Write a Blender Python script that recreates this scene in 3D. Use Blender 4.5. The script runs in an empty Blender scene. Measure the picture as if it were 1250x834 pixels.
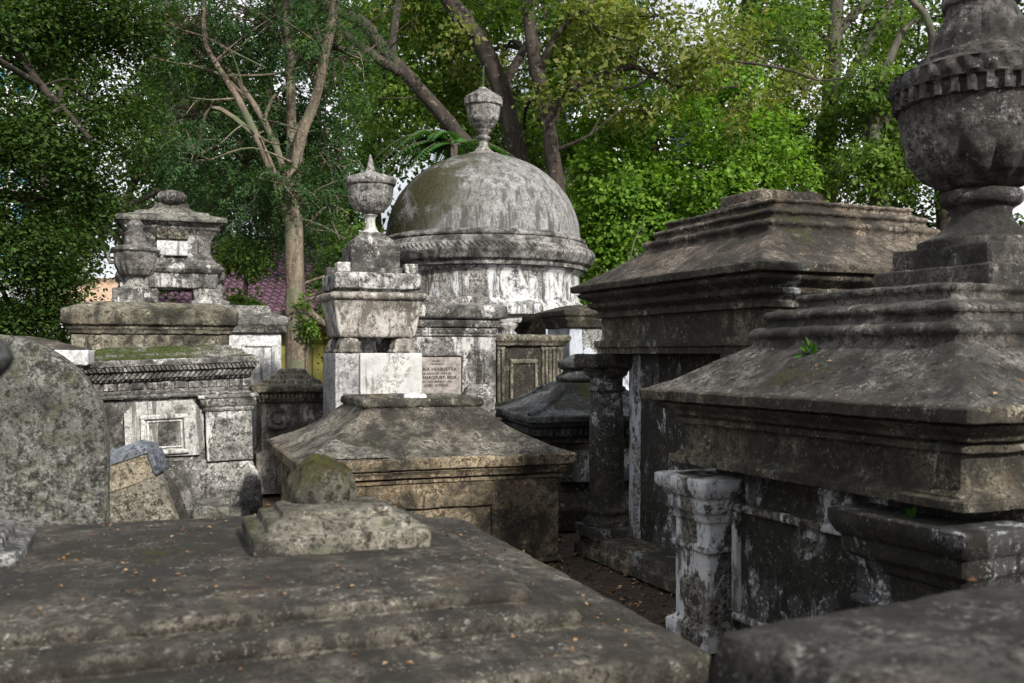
import bpy, math, random
import numpy as np
from mathutils import Vector, Matrix, noise, Euler

random.seed(7)
RNG = np.random.default_rng(7)
scene = bpy.context.scene
COL = scene.collection
R = math.radians

# ------------------------------------------------------------------ camera
F_PX, HOR, EYE = 1190.0, 432.0, 1.75
cam_d = bpy.data.cameras.new('camera')
cam = bpy.data.objects.new('camera', cam_d)
COL.objects.link(cam)
cam.location = (0, 0, EYE)
cam.rotation_euler = (R(90), 0, 0)
cam_d.sensor_width = 36
cam_d.lens = F_PX / 1250 * 36
cam_d.shift_y = (HOR - 417) / 1250
cam_d.clip_start = 0.05
cam_d.clip_end = 2000
cam_d.dof.use_dof = True
cam_d.dof.focus_distance = 9.5
cam_d.dof.aperture_fstop = 4.2
scene.camera = cam


def at(u, v, Y):
    return Vector(((u - 625) * Y / F_PX, Y, EYE - (v - HOR) * Y / F_PX))


# ------------------------------------------------------------------ mesh builder
class MB:
    def __init__(self):
        self.v, self.f = [], []

    def add(self, vs, fs, M=None):
        o = len(self.v)
        if M is not None:
            vs = [M @ Vector(p) for p in vs]
        self.v.extend([tuple(p) for p in vs])
        self.f.extend([tuple(i + o for i in f) for f in fs])
        return self

    def rough(self, amp, seed=None, fine=1.0):
        """erode: push every vertex about by a few octaves of noise"""
        s = Vector((random.random() * 50, random.random() * 50, random.random() * 50))
        out = []
        for p in self.v:
            q = Vector(p)
            d = noise.noise_vector(q * 2.3 + s) * (.55 * amp)
            d += noise.noise_vector(q * 9.0 + s) * (.8 * amp)
            if fine:
                d += noise.noise_vector(q * 26.0 + s) * (0.85 * amp * fine)
            out.append(tuple(q + d))
        self.v = out
        return self

    def build(self, name, mat, parent=None, smooth=35):
        me = bpy.data.meshes.new(name)
        me.from_pydata(self.v, [], self.f)
        me.validate()
        me.polygons.foreach_set('use_smooth', [True] * len(me.polygons))
        me.set_sharp_from_angle(angle=R(smooth))
        if mat is not None:
            me.materials.append(mat)
        me.update()
        o = bpy.data.objects.new(name, me)
        COL.objects.link(o)
        if parent is not None:
            o.parent = parent
        return o


def round_profile(pts, r):
    out = [pts[0]]
    for i in range(1, len(pts) - 1):
        a, b, c = (Vector(pts[i - 1]), Vector(pts[i]), Vector(pts[i + 1]))
        la, lc = (a - b).length, (c - b).length
        if la < 1e-6 or lc < 1e-6:
            continue
        ka, kc = min(r, la * .33) / la, min(r, lc * .33) / lc
        out.append(tuple(b + (a - b) * ka))
        out.append(tuple(b + (c - b) * kc))
    out.append(pts[-1])
    return out


def split_profile(pts, seg):
    out = [pts[0]]
    for a, b in zip(pts[:-1], pts[1:]):
        L = math.hypot(b[0] - a[0], b[1] - a[1])
        n = max(1, int(math.ceil(L / seg)))
        for k in range(1, n + 1):
            t = k / n
            out.append((a[0] + (b[0] - a[0]) * t, a[1] + (b[1] - a[1]) * t))
    return out


def loft(M, prof, hx, hy, seg=.06, r=.008, c=.012, T=None, close=True):
    """a moulding profile [(offset outwards, z)...] mitred round a rectangle"""
    prof = split_profile(round_profile(prof, r), seg)
    if close:                                     # carry the top in to the middle
        o, z = prof[-1]
        lim = -min(hx, hy) + .02
        if o > lim + .05:
            n = max(1, int((o - lim) / max(seg, .08)))
            prof = prof + [(o + (lim - o) * k / n, z) for k in range(1, n + 1)]
    nx = max(1, int(math.ceil(2 * hx / seg)))
    ny = max(1, int(math.ceil(2 * hy / seg)))
    vs, fs = [], []
    for (o, z) in prof:
        X, Y = max(hx + o, .004), max(hy + o, .004)
        cc = min(c, X * .3, Y * .3)
        for i in range(nx + 1):
            vs.append((-X + cc + (2 * X - 2 * cc) * i / nx, -Y, z))
        for i in range(ny + 1):
            vs.append((X, -Y + cc + (2 * Y - 2 * cc) * i / ny, z))
        for i in range(nx + 1):
            vs.append((X - cc - (2 * X - 2 * cc) * i / nx, Y, z))
        for i in range(ny + 1):
            vs.append((-X, Y - cc - (2 * Y - 2 * cc) * i / ny, z))
    n = 2 * (nx + 1) + 2 * (ny + 1)
    for k in range(len(prof) - 1):
        for i in range(n):
            j = (i + 1) % n
            fs.append((k * n + i, k * n + j, (k + 1) * n + j, (k + 1) * n + i))
    fs.append(tuple(reversed(range(n))))
    top = (len(prof) - 1) * n
    fs.append(tuple(top + i for i in range(n)))
    return M.add(vs, fs, T)


def box(M, x0, x1, y0, y1, z0, z1, seg=.08, c=.008, T=None):
    hx, hy = (x1 - x0) / 2, (y1 - y0) / 2
    t = Matrix.Translation(((x0 + x1) / 2, (y0 + y1) / 2, 0))
    if T is not None:
        t = T @ t
    return loft(M, [(-c, z0), (0, z0 + c), (0, z1 - c), (-c, z1)], hx, hy, seg, .003, c, t)


def lathe(M, prof, n=40, mod=None, T=None, seg=.05, r=.006):
    prof = split_profile(round_profile(prof, r), seg)
    vs, fs = [], []
    for (rr, z) in prof:
        for i in range(n):
            a = 2 * math.pi * i / n
            q = mod(a, z, rr) if mod else rr
            vs.append((q * math.cos(a), q * math.sin(a), z))
    for k in range(len(prof) - 1):
        for i in range(n):
            j = (i + 1) % n
            fs.append((k * n + i, k * n + j, (k + 1) * n + j, (k + 1) * n + i))
    fs.append(tuple(reversed(range(n))))
    fs.append(tuple((len(prof) - 1) * n + i for i in range(n)))
    return M.add(vs, fs, T)


def beads(M, hx, hy, o, z0, z1, step, wide, deep, slant=0, sides='fl', T=None):
    """dentils or a carved rope: a row of little blocks round a rectangle"""
    X, Y = hx + o, hy + o
    def blk(p, t, nrm):
        w, d = wide / 2, deep
        vs = []
        for (a, zz) in ((-w, z0), (w, z0), (w, z1), (-w, z1)):
            sh = slant * (zz - (z0 + z1) / 2)
            for dd in (-.02, d):
                vs.append(Vector((p[0], p[1], zz)) + t * (a + sh) + nrm * dd)
        M.add(vs, [(1, 3, 5, 7), (0, 6, 4, 2), (0, 1, 7, 6), (2, 4, 5, 3), (0, 2, 3, 1), (4, 6, 7, 5)], T)
    if 'f' in sides:
        k = int(2 * X / step)
        for i in range(k + 1):
            blk((-X + 2 * X * i / k, -Y), Vector((1, 0, 0)), Vector((0, -1, 0)))
    if 'l' in sides:
        k = int(2 * Y / step)
        for i in range(k + 1):
            blk((-X, Y - 2 * Y * i / k), Vector((0, -1, 0)), Vector((-1, 0, 0)))
    if 'r' in sides:
        k = int(2 * Y / step)
        for i in range(k + 1):
            blk((X, -Y + 2 * Y * i / k), Vector((0, 1, 0)), Vector((1, 0, 0)))
    return M


def catmull(pts, n):
    out = []
    P_ = [pts[0]] + list(pts) + [pts[-1]]
    for i in range(1, len(P_) - 2):
        p0, p1, p2, p3 = [np.array(p, float) for p in P_[i - 1:i + 3]]
        for k in range(n):
            t = k / n
            out.append(.5 * ((2 * p1) + (-p0 + p2) * t + (2 * p0 - 5 * p1 + 4 * p2 - p3) * t * t
                             + (-p0 + 3 * p1 - 3 * p2 + p3) * t ** 3))
    out.append(np.array(P_[-2], float))
    return out


def tube(M, pts, rad, n=9, sub=5, wob=.12):
    """bark-covered limb through points, tapering by rad"""
    q = catmull([tuple(p) + (r_,) for p, r_ in zip(pts, rad)], sub)
    vs, fs = [], []
    s = Vector((random.random() * 40,) * 3)
    ref = Vector((0.2, 1, 0.1))
    for k, c in enumerate(q):
        a = Vector(q[max(k - 1, 0)][:3]); b = Vector(q[min(k + 1, len(q) - 1)][:3])
        t = (b - a).normalized() if (b - a).length > 1e-6 else Vector((0, 0, 1))
        e1 = t.cross(ref)
        e1 = e1.normalized() if e1.length > 1e-3 else Vector((1, 0, 0))
        e2 = t.cross(e1)
        p, rr = Vector(c[:3]), max(c[3], .003)
        for i in range(n):
            an = 2 * math.pi * i / n
            d = e1 * math.cos(an) + e2 * math.sin(an)
            w = 1 + wob * noise.noise((p + d * rr) * (1.2 / max(rr, .08)) + s)
            vs.append(p + d * rr * w)
    for k in range(len(q) - 1):
        for i in range(n):
            j = (i + 1) % n
            fs.append((k * n + i, (k + 1) * n + i, (k + 1) * n + j, k * n + j))
    fs.append(tuple(range(n)))
    fs.append(tuple(reversed([(len(q) - 1) * n + i for i in range(n)])))
    return M.add(vs, fs)


def lump(M, rx, ry, rz, T=None, amp=.12, n=28, freq=1.6, half=False):
    s = Vector((random.random() * 40, random.random() * 40, random.random() * 40))
    vs, fs = [], []
    m = n // 2
    for k in range(m + 1):
        ph = math.pi * (k + .02) / (m + .04)
        for i in range(n):
            a = 2 * math.pi * i / n
            d = Vector((math.sin(ph) * math.cos(a), math.sin(ph) * math.sin(a), math.cos(ph)))
            w = 1 + amp * noise.noise(d * freq + s) + amp * .5 * noise.noise(d * freq * 3 + s)
            z = d.z * rz * w
            if half:
                z = max(z, -.02)
            vs.append((d.x * rx * w, d.y * ry * w, z))
    for k in range(m):
        for i in range(n):
            j = (i + 1) % n
            fs.append((k * n + i, (k + 1) * n + i, (k + 1) * n + j, k * n + j))
    fs.append(tuple(range(n)))
    fs.append(tuple(reversed([m * n + i for i in range(n)])))
    return M.add(vs, fs, T)


# ------------------------------------------------------------------ things
def thing(name, label, cat, loc=(0, 0, 0), deg=0, group=None, tilt=(0, 0)):
    o = bpy.data.objects.new(name, None)
    COL.objects.link(o)
    o.empty_display_size = .2
    o.location = loc
    o.rotation_euler = (R(tilt[0]), R(tilt[1]), R(deg))
    o['label'] = label
    o['category'] = cat
    if group:
        o['group'] = group
    return o


def tag(o, label=None, cat=None, group=None, kind=None):
    if label: o['label'] = label
    if cat: o['category'] = cat
    if group: o['group'] = group
    if kind: o['kind'] = kind
    return o


def centre(X, Y, deg, w, d, corner='fl'):
    """centre of a footprint from its front-left or front-right corner"""
    c, s = math.cos(R(deg)), math.sin(R(deg))
    k = 1 if corner == 'fl' else -1
    return Vector((X + k * c * w / 2 - s * d / 2, Y + k * s * w / 2 + c * d / 2, 0))


# ------------------------------------------------------------------ materials
class NT:
    def __init__(self, name):
        self.m = bpy.data.materials.new(name)
        self.m.use_nodes = True
        self.t = self.m.node_tree
        self.t.nodes.clear()

    def n(self, kind, **kw):
        nd = self.t.nodes.new('ShaderNode' + kind)
        for k, v in kw.items():
            if k.startswith('i_'):
                nd.inputs[k[2:].replace('_', ' ')].default_value = v
            else:
                setattr(nd, k, v)
        return nd

    def l(self, a, b):
        self.t.links.new(a, b)

    def noise(self, vec, scale, detail=6, rough=.6, dist=0):
        nd = self.n('TexNoise', i_Scale=scale, i_Detail=detail, i_Roughness=rough, i_Distortion=dist)
        self.l(vec, nd.inputs['Vector'])
        return nd.outputs['Fac']

    def step(self, val, lo, hi):
        nd = self.n('MapRange', interpolation_type='SMOOTHSTEP')
        nd.inputs['From Min'].default_value = lo
        nd.inputs['From Max'].default_value = hi
        self.l(val, nd.inputs['Value'])
        return nd.outputs['Result']

    def math(self, op, a, b=None):
        nd = self.n('Math', operation=op)
        for i, x in enumerate((a, b)):
            if x is None: continue
            if isinstance(x, (int, float)): nd.inputs[i].default_value = x
            else: self.l(x, nd.inputs[i])
        return nd.outputs[0]

    def mix(self, fac, a, b, blend='MIX'):
        nd = self.n('Mix', data_type='RGBA', blend_type=blend)
        for sock, x in ((nd.inputs[0], fac), (nd.inputs[6], a), (nd.inputs[7], b)):
            if isinstance(x, (int, float)): sock.default_value = x
            elif isinstance(x, (tuple, list)): sock.default_value = tuple(x)[:3] + (1,)
            else: self.l(x, sock)
        return nd.outputs[2]

    def scaled(self, vec, s):
        nd = self.n('Mapping')
        nd.inputs['Scale'].default_value = s
        self.l(vec, nd.inputs['Vector'])
        return nd.outputs['Vector']


def stone(name, c1, c2, crust=.52, crust_c=(.016, .015, .013), white=None, white_c=(.62, .61, .58),
          moss=None, moss_c=(.07, .085, .016), speck=.5, speck_c=(.36, .35, .31), streak=.56, bump=.6,
          size=1.0, lichen=None, wstretch=.6, rust=None, moss_n=(0, 0, 1), grit=1.0, level_dark=None):
    """old lime plaster or granite: blotches, black crust, run-off streaks, paint left in patches, lichen, moss"""
    g = NT(name)
    tc = g.n('TexCoord')
    oi = g.n('ObjectInfo')
    off = g.n('VectorMath', operation='SCALE')
    cmb = g.n('CombineXYZ')
    for i in range(3):
        g.l(oi.outputs['Random'], cmb.inputs[i])
    g.l(cmb.outputs[0], off.inputs[0]); off.inputs['Scale'].default_value = 37.0
    add = g.n('VectorMath', operation='ADD')
    g.l(tc.outputs['Object'], add.inputs[0]); g.l(off.outputs[0], add.inputs[1])
    v = add.outputs[0]
    s = 1 / size
    big = g.noise(v, 1.5 * s, 10, .65, .3)
    mid = g.noise(v, 6.5 * s, 10, .72, .2)
    fine = g.noise(v, 25 * s, 8, .78)
    grain = g.noise(v, 72 * s, 5, .78)
    run = g.noise(g.scaled(v, (9, 9, .8)), 1.0 * s, 8, .7, .4)
    def cool(c, k=.18):
        m_ = sum(c) / 3
        return tuple(x + (m_ - x) * k for x in c)
    c1 = tuple(x * .72 for x in cool(c1)); c2 = tuple(min(.8, x * 1.15) for x in cool(c2))
    col = g.mix(g.step(mid, .41, .59), c1, c2)
    # grit: every few millimetres lighter or darker grains
    gm = g.math('ADD', g.math('MULTIPLY', fine, .6), g.math('MULTIPLY', grain, .4))
    lo = tuple(max(0, x * (1 - .72 * grit)) for x in c1)
    hi = tuple(min(.85, x * (1 + .75 * grit)) for x in c2)
    col = g.mix(g.math('MULTIPLY', g.step(gm, .50, .435), .95), col, lo)
    col = g.mix(g.math('MULTIPLY', g.step(gm, .51, .57), .9), col, hi)
    if rust:
        col = g.mix(g.math('MULTIPLY', g.step(g.noise(v, 2.7 * s, 8, .65), .52, .66), rust * .7), col, (.15, .10, .06))
    if white:
        w = g.noise(g.scaled(v, (1, 1, wstretch)), 2.6 * s, 12, .60, .8)
        w = g.math('ADD', w, g.math('MULTIPLY', g.math('SUBTRACT', run, .5), .40))
        w = g.math('ADD', w, g.math('MULTIPLY', g.math('SUBTRACT', fine, .5), .10))
        wm = g.step(w, white - .01, white + .018)
        wc = g.mix(g.step(mid, .35, .7), white_c, tuple(x * .74 for x in white_c))
        wc = g.mix(g.math('MULTIPLY', g.step(fine, .54, .72), .45), wc, (.20, .185, .165))
        col = g.mix(wm, col, wc)
    # black algae crust: ragged patches broken up by the grit, plus run-off streaks
    cr = g.math('ADD', g.math('MULTIPLY', big, .24), g.math('ADD', g.math('MULTIPLY', mid, .34), g.math('MULTIPLY', gm, .42)))
    crm = g.step(cr, crust - .02, crust + .03)
    st = g.math('ADD', g.math('MULTIPLY', run, .66), g.math('ADD', g.math('MULTIPLY', mid, .18), g.math('MULTIPLY', gm, .16)))
    stm = g.step(st, streak - .02, streak + .05)
    dk = g.math('MAXIMUM', crm, g.math('MULTIPLY', stm, .88))
    col = g.mix(g.math('MULTIPLY', dk, .92), col, crust_c)
    if level_dark:                                     # darker tone on level, upward-facing faces
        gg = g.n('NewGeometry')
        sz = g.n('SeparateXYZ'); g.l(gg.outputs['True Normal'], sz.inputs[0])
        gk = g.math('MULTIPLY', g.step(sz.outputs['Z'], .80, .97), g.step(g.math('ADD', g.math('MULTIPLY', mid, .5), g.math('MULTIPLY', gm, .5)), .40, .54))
        col = g.mix(g.math('MULTIPLY', gk, level_dark), col, tuple(x * 1.8 for x in crust_c))
    # pale lichen crusts, ragged and small
    sp = g.math('ADD', g.math('MULTIPLY', grain, .55), g.math('MULTIPLY', fine, .45))
    spm = g.math('MULTIPLY', g.step(sp, speck + .06, speck + .09), g.step(g.noise(v, 3.7 * s, 6, .65), .46, .58))
    col = g.mix(g.math('MULTIPLY', spm, .75), col, speck_c)
    if lichen:
        lm = g.step(g.noise(v, 11 * s, 7, .7), lichen, lichen + .06)
        col = g.mix(g.math('MULTIPLY', lm, .55), col, (.15, .16, .10))
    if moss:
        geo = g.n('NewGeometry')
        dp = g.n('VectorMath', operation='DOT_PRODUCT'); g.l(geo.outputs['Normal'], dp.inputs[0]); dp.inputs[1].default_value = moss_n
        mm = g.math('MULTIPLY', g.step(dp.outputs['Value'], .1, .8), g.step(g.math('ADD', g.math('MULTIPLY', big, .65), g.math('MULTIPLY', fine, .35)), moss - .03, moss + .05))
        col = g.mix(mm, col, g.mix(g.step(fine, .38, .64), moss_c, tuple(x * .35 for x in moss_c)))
    b = g.n('BsdfPrincipled')
    g.l(col, b.inputs['Base Color'])
    b.inputs['Roughness'].default_value = .92
    b.inputs['Specular IOR Level'].default_value = .22
    h = g.math('ADD', g.math('MULTIPLY', mid, .8), g.math('ADD', g.math('MULTIPLY', fine, 1.0), g.math('MULTIPLY', grain, .45)))
    bp = g.n('Bump'); bp.inputs['Strength'].default_value = bump; bp.inputs['Distance'].default_value = .035 * size
    g.l(h, bp.inputs['Height']); g.l(bp.outputs[0], b.inputs['Normal'])
    o = g.n('OutputMaterial'); g.l(b.outputs[0], o.inputs[0])
    return g.m


def leaf_mat(name, cols, trans=.35, rough=.6):
    g = NT(name)
    geo = g.n('NewGeometry')
    cr = g.n('ValToRGB')
    els = cr.color_ramp.elements
    while len(els) < len(cols): els.new(.5)
    for i, c in enumerate(cols):
        els[i].position = i / (len(cols) - 1)
        els[i].color = tuple(c) + (1,)
    g.l(geo.outputs['Random Per Island'], cr.inputs[0])
    b = g.n('BsdfPrincipled'); b.inputs['Roughness'].default_value = rough
    b.inputs['Specular IOR Level'].default_value = .2
    g.l(cr.outputs[0], b.inputs['Base Color'])
    tr = g.n('BsdfTranslucent')
    g.l(g.mix(1.0, cr.outputs[0], (1.25, 1.3, .6), 'MULTIPLY'), tr.inputs[0])
    mx = g.n('MixShader'); mx.inputs[0].default_value = trans
    g.l(b.outputs[0], mx.inputs[1]); g.l(tr.outputs[0], mx.inputs[2])
    o = g.n('OutputMaterial'); g.l(mx.outputs[0], o.inputs[0])
    return g.m


def bark_mat(name, c1, c2, moss=.0, sc=1.0, white=None):
    g = NT(name)
    tc = g.n('TexCoord'); v = tc.outputs['Object']
    n1 = g.noise(g.scaled(v, (9 * sc, 9 * sc, 1.6 * sc)), 1, 8, .7)
    n2 = g.noise(v, 2.2, 6, .6)
    n3 = g.noise(v, 30, 5, .7)
    col = g.mix(g.step(n1, .38, .62), c1, c2)
    col = g.mix(g.step(n3, .5, .7), col, tuple(x * 1.5 for x in c2))
    if moss: col = g.mix(g.math('MULTIPLY', g.step(n2, .5, .62), moss), col, (.10, .13, .07))
    if white: col = g.mix(g.step(g.noise(v, 9, 5, .65), .6, .64), col, white)
    b = g.n('BsdfPrincipled'); b.inputs['Roughness'].default_value = .9
    g.l(col, b.inputs['Base Color'])
    bp = g.n('Bump'); bp.inputs['Strength'].default_value = .8; bp.inputs['Distance'].default_value = .05
    g.l(g.math('ADD', n1, g.math('MULTIPLY', n3, .3)), bp.inputs['Height']); g.l(bp.outputs[0], b.inputs['Normal'])
    o = g.n('OutputMaterial'); g.l(b.outputs[0], o.inputs[0])
    return g.m


def plain(name, c, rough=.8, var=.15, sc=6):
    g = NT(name)
    tc = g.n('TexCoord')
    n1 = g.noise(tc.outputs['Object'], sc, 6, .65)
    col = g.mix(g.step(n1, .35, .68), tuple(x * (1 - var) for x in c), tuple(min(1, x * (1 + var)) for x in c))
    b = g.n('BsdfPrincipled'); b.inputs['Roughness'].default_value = rough
    g.l(col, b.inputs['Base Color'])
    bp = g.n('Bump'); bp.inputs['Strength'].default_value = .2; g.l(n1, bp.inputs['Height']); g.l(bp.outputs[0], b.inputs['Normal'])
    o = g.n('OutputMaterial'); g.l(b.outputs[0], o.inputs[0])
    return g.m


S = {}
S['mottled'] = stone('mottled_dark_column', (.12, .11, .09), (.26, .24, .20), crust=.475, streak=.52, white=.565, white_c=(.40, .41, .42), wstretch=.4, rust=.3)
S['patch'] = stone('pale_mortar', (.13, .12, .10), (.21, .196, .168), crust=.505, streak=.57, bump=.5)
S['slab'] = stone('grey_slab_stone', (.118, .105, .084), (.215, .19, .145), crust=.495, streak=.60, lichen=.61, moss=.60, rust=.5, level_dark=.7)
S['nearslab'] = stone('dark_slab_stone', (.055, .052, .047), (.10, .094, .084), crust=.50, streak=.60, moss=.62, rust=.2)
S['block'] = stone('weathered_block_stone', (.15, .135, .105), (.24, .22, .17), crust=.52, streak=.60, moss=.575, lichen=.56, rust=.3)
S['greyblock'] = stone('pale_grey_block', (.12, .12, .12), (.20, .20, .195), crust=.51, streak=.60)
S['boulder'] = stone('mossy_boulder', (.10, .09, .065), (.18, .165, .12), crust=.53, moss=.46, moss_c=(.10, .095, .025), bump=1.0, lichen=.56)
S['granite'] = stone('rough_granite', (.14, .14, .122), (.22, .22, .19), crust=.545, streak=.66, lichen=.52, bump=1.0, grit=.9, size=1.1)
S['tan'] = stone('tan_plaster', (.20, .15, .085), (.33, .265, .165), crust=.50, streak=.56, rust=.6, lichen=.62)
S['tanlid'] = stone('tan_lid_stone', (.15, .135, .105), (.25, .225, .18), crust=.50, streak=.60, moss=.61, rust=.3)
S['dark'] = stone('black_crusted_plaster', (.105, .092, .065), (.28, .24, .165), crust=.484, streak=.518, white=.635, white_c=(.40, .41, .41), rust=.5, lichen=.62)
S['darklid'] = stone('dark_roof_stone', (.105, .098, .086), (.195, .182, .16), crust=.495, streak=.56, moss=.59, rust=.25, level_dark=.6)
S['brownlid'] = stone('brown_roof_stone', (.135, .108, .08), (.24, .195, .145), crust=.495, streak=.54, moss=.60, rust=.55, level_dark=.6)
S['peel'] = stone('peeling_white_plaster', (.10, .093, .08), (.20, .185, .155), crust=.53, streak=.54, white=.475, white_c=(.58, .59, .60), wstretch=.5)
S['peel_dark'] = stone('dark_peeling_plaster', (.06, .056, .046), (.15, .138, .11), crust=.465, streak=.50, white=.525, white_c=(.55, .57, .59), wstretch=.5)
S['pilaster'] = stone('blue_white_paint', (.14, .14, .13), (.25, .25, .24), crust=.54, streak=.56, white=.45, white_c=(.50, .54, .60), wstretch=.3)
S['urn_dark'] = stone('dark_urn_stone', (.12, .112, .102), (.23, .215, .205), crust=.48, streak=.545, white=.63, white_c=(.32, .295, .31), rust=.35)
S['urn'] = stone('grey_urn_stone', (.22, .21, .195), (.37, .355, .33), crust=.515, streak=.555)
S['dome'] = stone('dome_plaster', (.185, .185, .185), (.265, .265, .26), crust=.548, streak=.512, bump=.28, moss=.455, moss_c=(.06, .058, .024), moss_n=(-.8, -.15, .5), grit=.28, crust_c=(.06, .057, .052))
S['rotunda'] = stone('rotunda_moulding', (.24, .235, .22), (.37, .36, .34), crust=.50, streak=.535)
S['drum'] = stone('streaked_white_drum', (.18, .17, .155), (.30, .29, .27), crust=.53, streak=.512, white=.475, white_c=(.62, .63, .64), wstretch=.25)
S['white'] = stone('stained_white_marble', (.36, .345, .33), (.46, .45, .43), crust=.575, streak=.57, white=.48, white_c=(.52, .515, .505), bump=.25, grit=.3, crust_c=(.14, .13, .12))
S['sarc'] = stone('stained_sarcophagus_marble', (.30, .27, .24), (.46, .42, .37), crust=.505, streak=.508, white=.50, white_c=(.54, .515, .47), bump=.4, crust_c=(.06, .054, .044), grit=.6)
S['marble_grey'] = stone('grey_marble', (.26, .25, .255), (.38, .365, .365), crust=.565, streak=.57, bump=.25, grit=.4, crust_c=(.08, .08, .085))
S['grey'] = stone('grey_speckled_plaster', (.19, .185, .17), (.35, .34, .315), crust=.50, streak=.55, speck=.48, speck_c=(.52, .51, .48), white=.60, white_c=(.64, .63, .61))
S['greymoss'] = stone('moss_capped_plaster', (.16, .15, .13), (.28, .27, .24), crust=.505, streak=.55, moss=.445, moss_c=(.06, .08, .016))
S['greycap'] = stone('lichened_cap_stone', (.17, .165, .14), (.30, .29, .25), crust=.50, streak=.55, lichen=.56, moss=.58, moss_c=(.07, .08, .03))
S['greywhite'] = stone('half_white_plaster', (.18, .175, .16), (.29, .28, .265), crust=.51, streak=.53, white=.505, white_c=(.55, .54, .52))
S['brown'] = stone('brown_green_plaster', (.16, .145, .10), (.26, .24, .175), crust=.505, streak=.55, moss=.59, rust=.4)
S['slate'] = stone('dark_blue_grey_stone', (.10, .107, .112), (.19, .20, .205), crust=.495, streak=.55, moss=.56)
S['bluecap'] = stone('blue_grey_cap_stone', (.075, .085, .105), (.13, .147, .175), crust=.535, streak=.57, bump=.3, grit=.6)
S['panelwhite'] = stone('stained_white_panel', (.42, .41, .39), (.53, .52, .50), crust=.53, streak=.53, bump=.25, grit=.35, crust_c=(.06, .054, .045))
S['sand'] = stone('sandy_render', (.21, .175, .115), (.33, .28, .19), crust=.53, streak=.56, rust=.3, grit=.7)
S['plaque'] = stone('pinkish_plaque', (.285, .25, .235), (.315, .28, .26), crust=.68, streak=.66, bump=.03, grit=.05)
S['whitewash'] = stone('whitewashed_wall', (.46, .46, .46), (.56, .57, .58), crust=.575, streak=.565, bump=.2, grit=.2, crust_c=(.09, .085, .075))
M_INK = plain('engraved_letter_paint', (.05, .04, .04), .9)
M_IRON = plain('rusty_iron', (.05, .045, .04), .7)

LEAF = {
    'dark': leaf_mat('dark_green_leaf', [(.022, .052, .012), (.038, .085, .018), (.065, .12, .026), (.11, .165, .04)], .42),
    'feather': leaf_mat('feathery_leaf', [(.025, .062, .027), (.04, .095, .036), (.06, .13, .046), (.095, .16, .05)], .42),
    'mid': leaf_mat('mid_green_leaf', [(.045, .09, .016), (.08, .15, .022), (.12, .21, .032), (.18, .27, .05)], .48),
    'bright': leaf_mat('bright_green_leaf', [(.06, .125, .016), (.11, .22, .024), (.18, .33, .04), (.26, .42, .08)], .50),
    'olive': leaf_mat('yellowing_leaf', [(.08, .12, .024), (.14, .185, .04), (.20, .235, .06), (.27, .26, .085)], .48),
    'fern': leaf_mat('fern_frond', [(.035, .11, .02), (.055, .16, .03), (.08, .20, .04)], .35),
    'litter': leaf_mat('dry_leaf', [(.05, .025, .012), (.10, .05, .024), (.17, .09, .045), (.28, .17, .09), (.36, .24, .13)], .05, .8),
    'orange': leaf_mat('orange_petal', [(.75, .28, .01), (.80, .34, .02)], .2),
    'weed': leaf_mat('weed_leaf', [(.035, .10, .012), (.06, .15, .02)], .35),
}
BARK_PALE = bark_mat('pale_flaky_bark', (.085, .062, .043), (.21, .172, .13), .8)
BARK_DARK = bark_mat('dark_rough_bark', (.018, .014, .011), (.05, .037, .028), .15, white=(.14, .12, .10))
BARK_GREY = bark_mat('grey_bark', (.045, .038, .03), (.11, .095, .078), .4)

# ------------------------------------------------------------------ world, sun
SUN_EL, SUN_AZ = 32.0, 147.0
w = bpy.data.worlds.new('World')
scene.world = w
w.use_nodes = True
wt = w.node_tree
wt.nodes.clear()
sky = wt.nodes.new('ShaderNodeTexSky')
sky.sky_type = 'NISHITA'
sky.sun_disc = False
sky.sun_elevation = R(SUN_EL)
sky.sun_rotation = R(SUN_AZ)
sky.air_density = 1.0
sky.dust_density = 3.0
bg = wt.nodes.new('ShaderNodeBackground')
bg.inputs['Strength'].default_value = .052
wo = wt.nodes.new('ShaderNodeOutputWorld')
# thin bright cloud over the blue
tcw = wt.nodes.new('ShaderNodeTexCoord')
nzw = wt.nodes.new('ShaderNodeTexNoise'); nzw.inputs['Scale'].default_value = 2.2; nzw.inputs['Detail'].default_value = 8
rmp = wt.nodes.new('ShaderNodeMapRange'); rmp.inputs['From Min'].default_value = .32; rmp.inputs['From Max'].default_value = .52
mxw = wt.nodes.new('ShaderNodeMix'); mxw.data_type = 'RGBA'
mxw.inputs[7].default_value = (16.5, 16.8, 17.6, 1)
wt.links.new(tcw.outputs['Generated'], nzw.inputs['Vector'])
wt.links.new(nzw.outputs['Fac'], rmp.inputs['Value'])
wt.links.new(rmp.outputs['Result'], mxw.inputs[0])
wt.links.new(sky.outputs[0], mxw.inputs[6])
wt.links.new(mxw.outputs[2], bg.inputs['Color'])
wt.links.new(bg.outputs[0], wo.inputs['Surface'])

sd = bpy.data.lights.new('sun', 'SUN')
sd.energy = 4.3
sd.angle = R(4.0)
sd.color = (1.0, .95, .87)
sun = bpy.data.objects.new('sun', sd)
COL.objects.link(sun)
sv = Vector((math.sin(R(SUN_AZ)) * math.cos(R(SUN_EL)), math.cos(R(SUN_AZ)) * math.cos(R(SUN_EL)), math.sin(R(SUN_EL))))
sun.rotation_euler = (-sv).to_track_quat('-Z', 'Y').to_euler()
sun.location = sv * 60

scene.view_settings.view_transform = 'Standard'
scene.view_settings.look = 'None'
scene.view_settings.exposure = 0.42
scene.view_settings.gamma = 1
scene.cycles.use_denoising = True
scene.cycles.max_bounces = 6
scene.cycles.diffuse_bounces = 3
scene.cycles.transmission_bounces = 3

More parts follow.
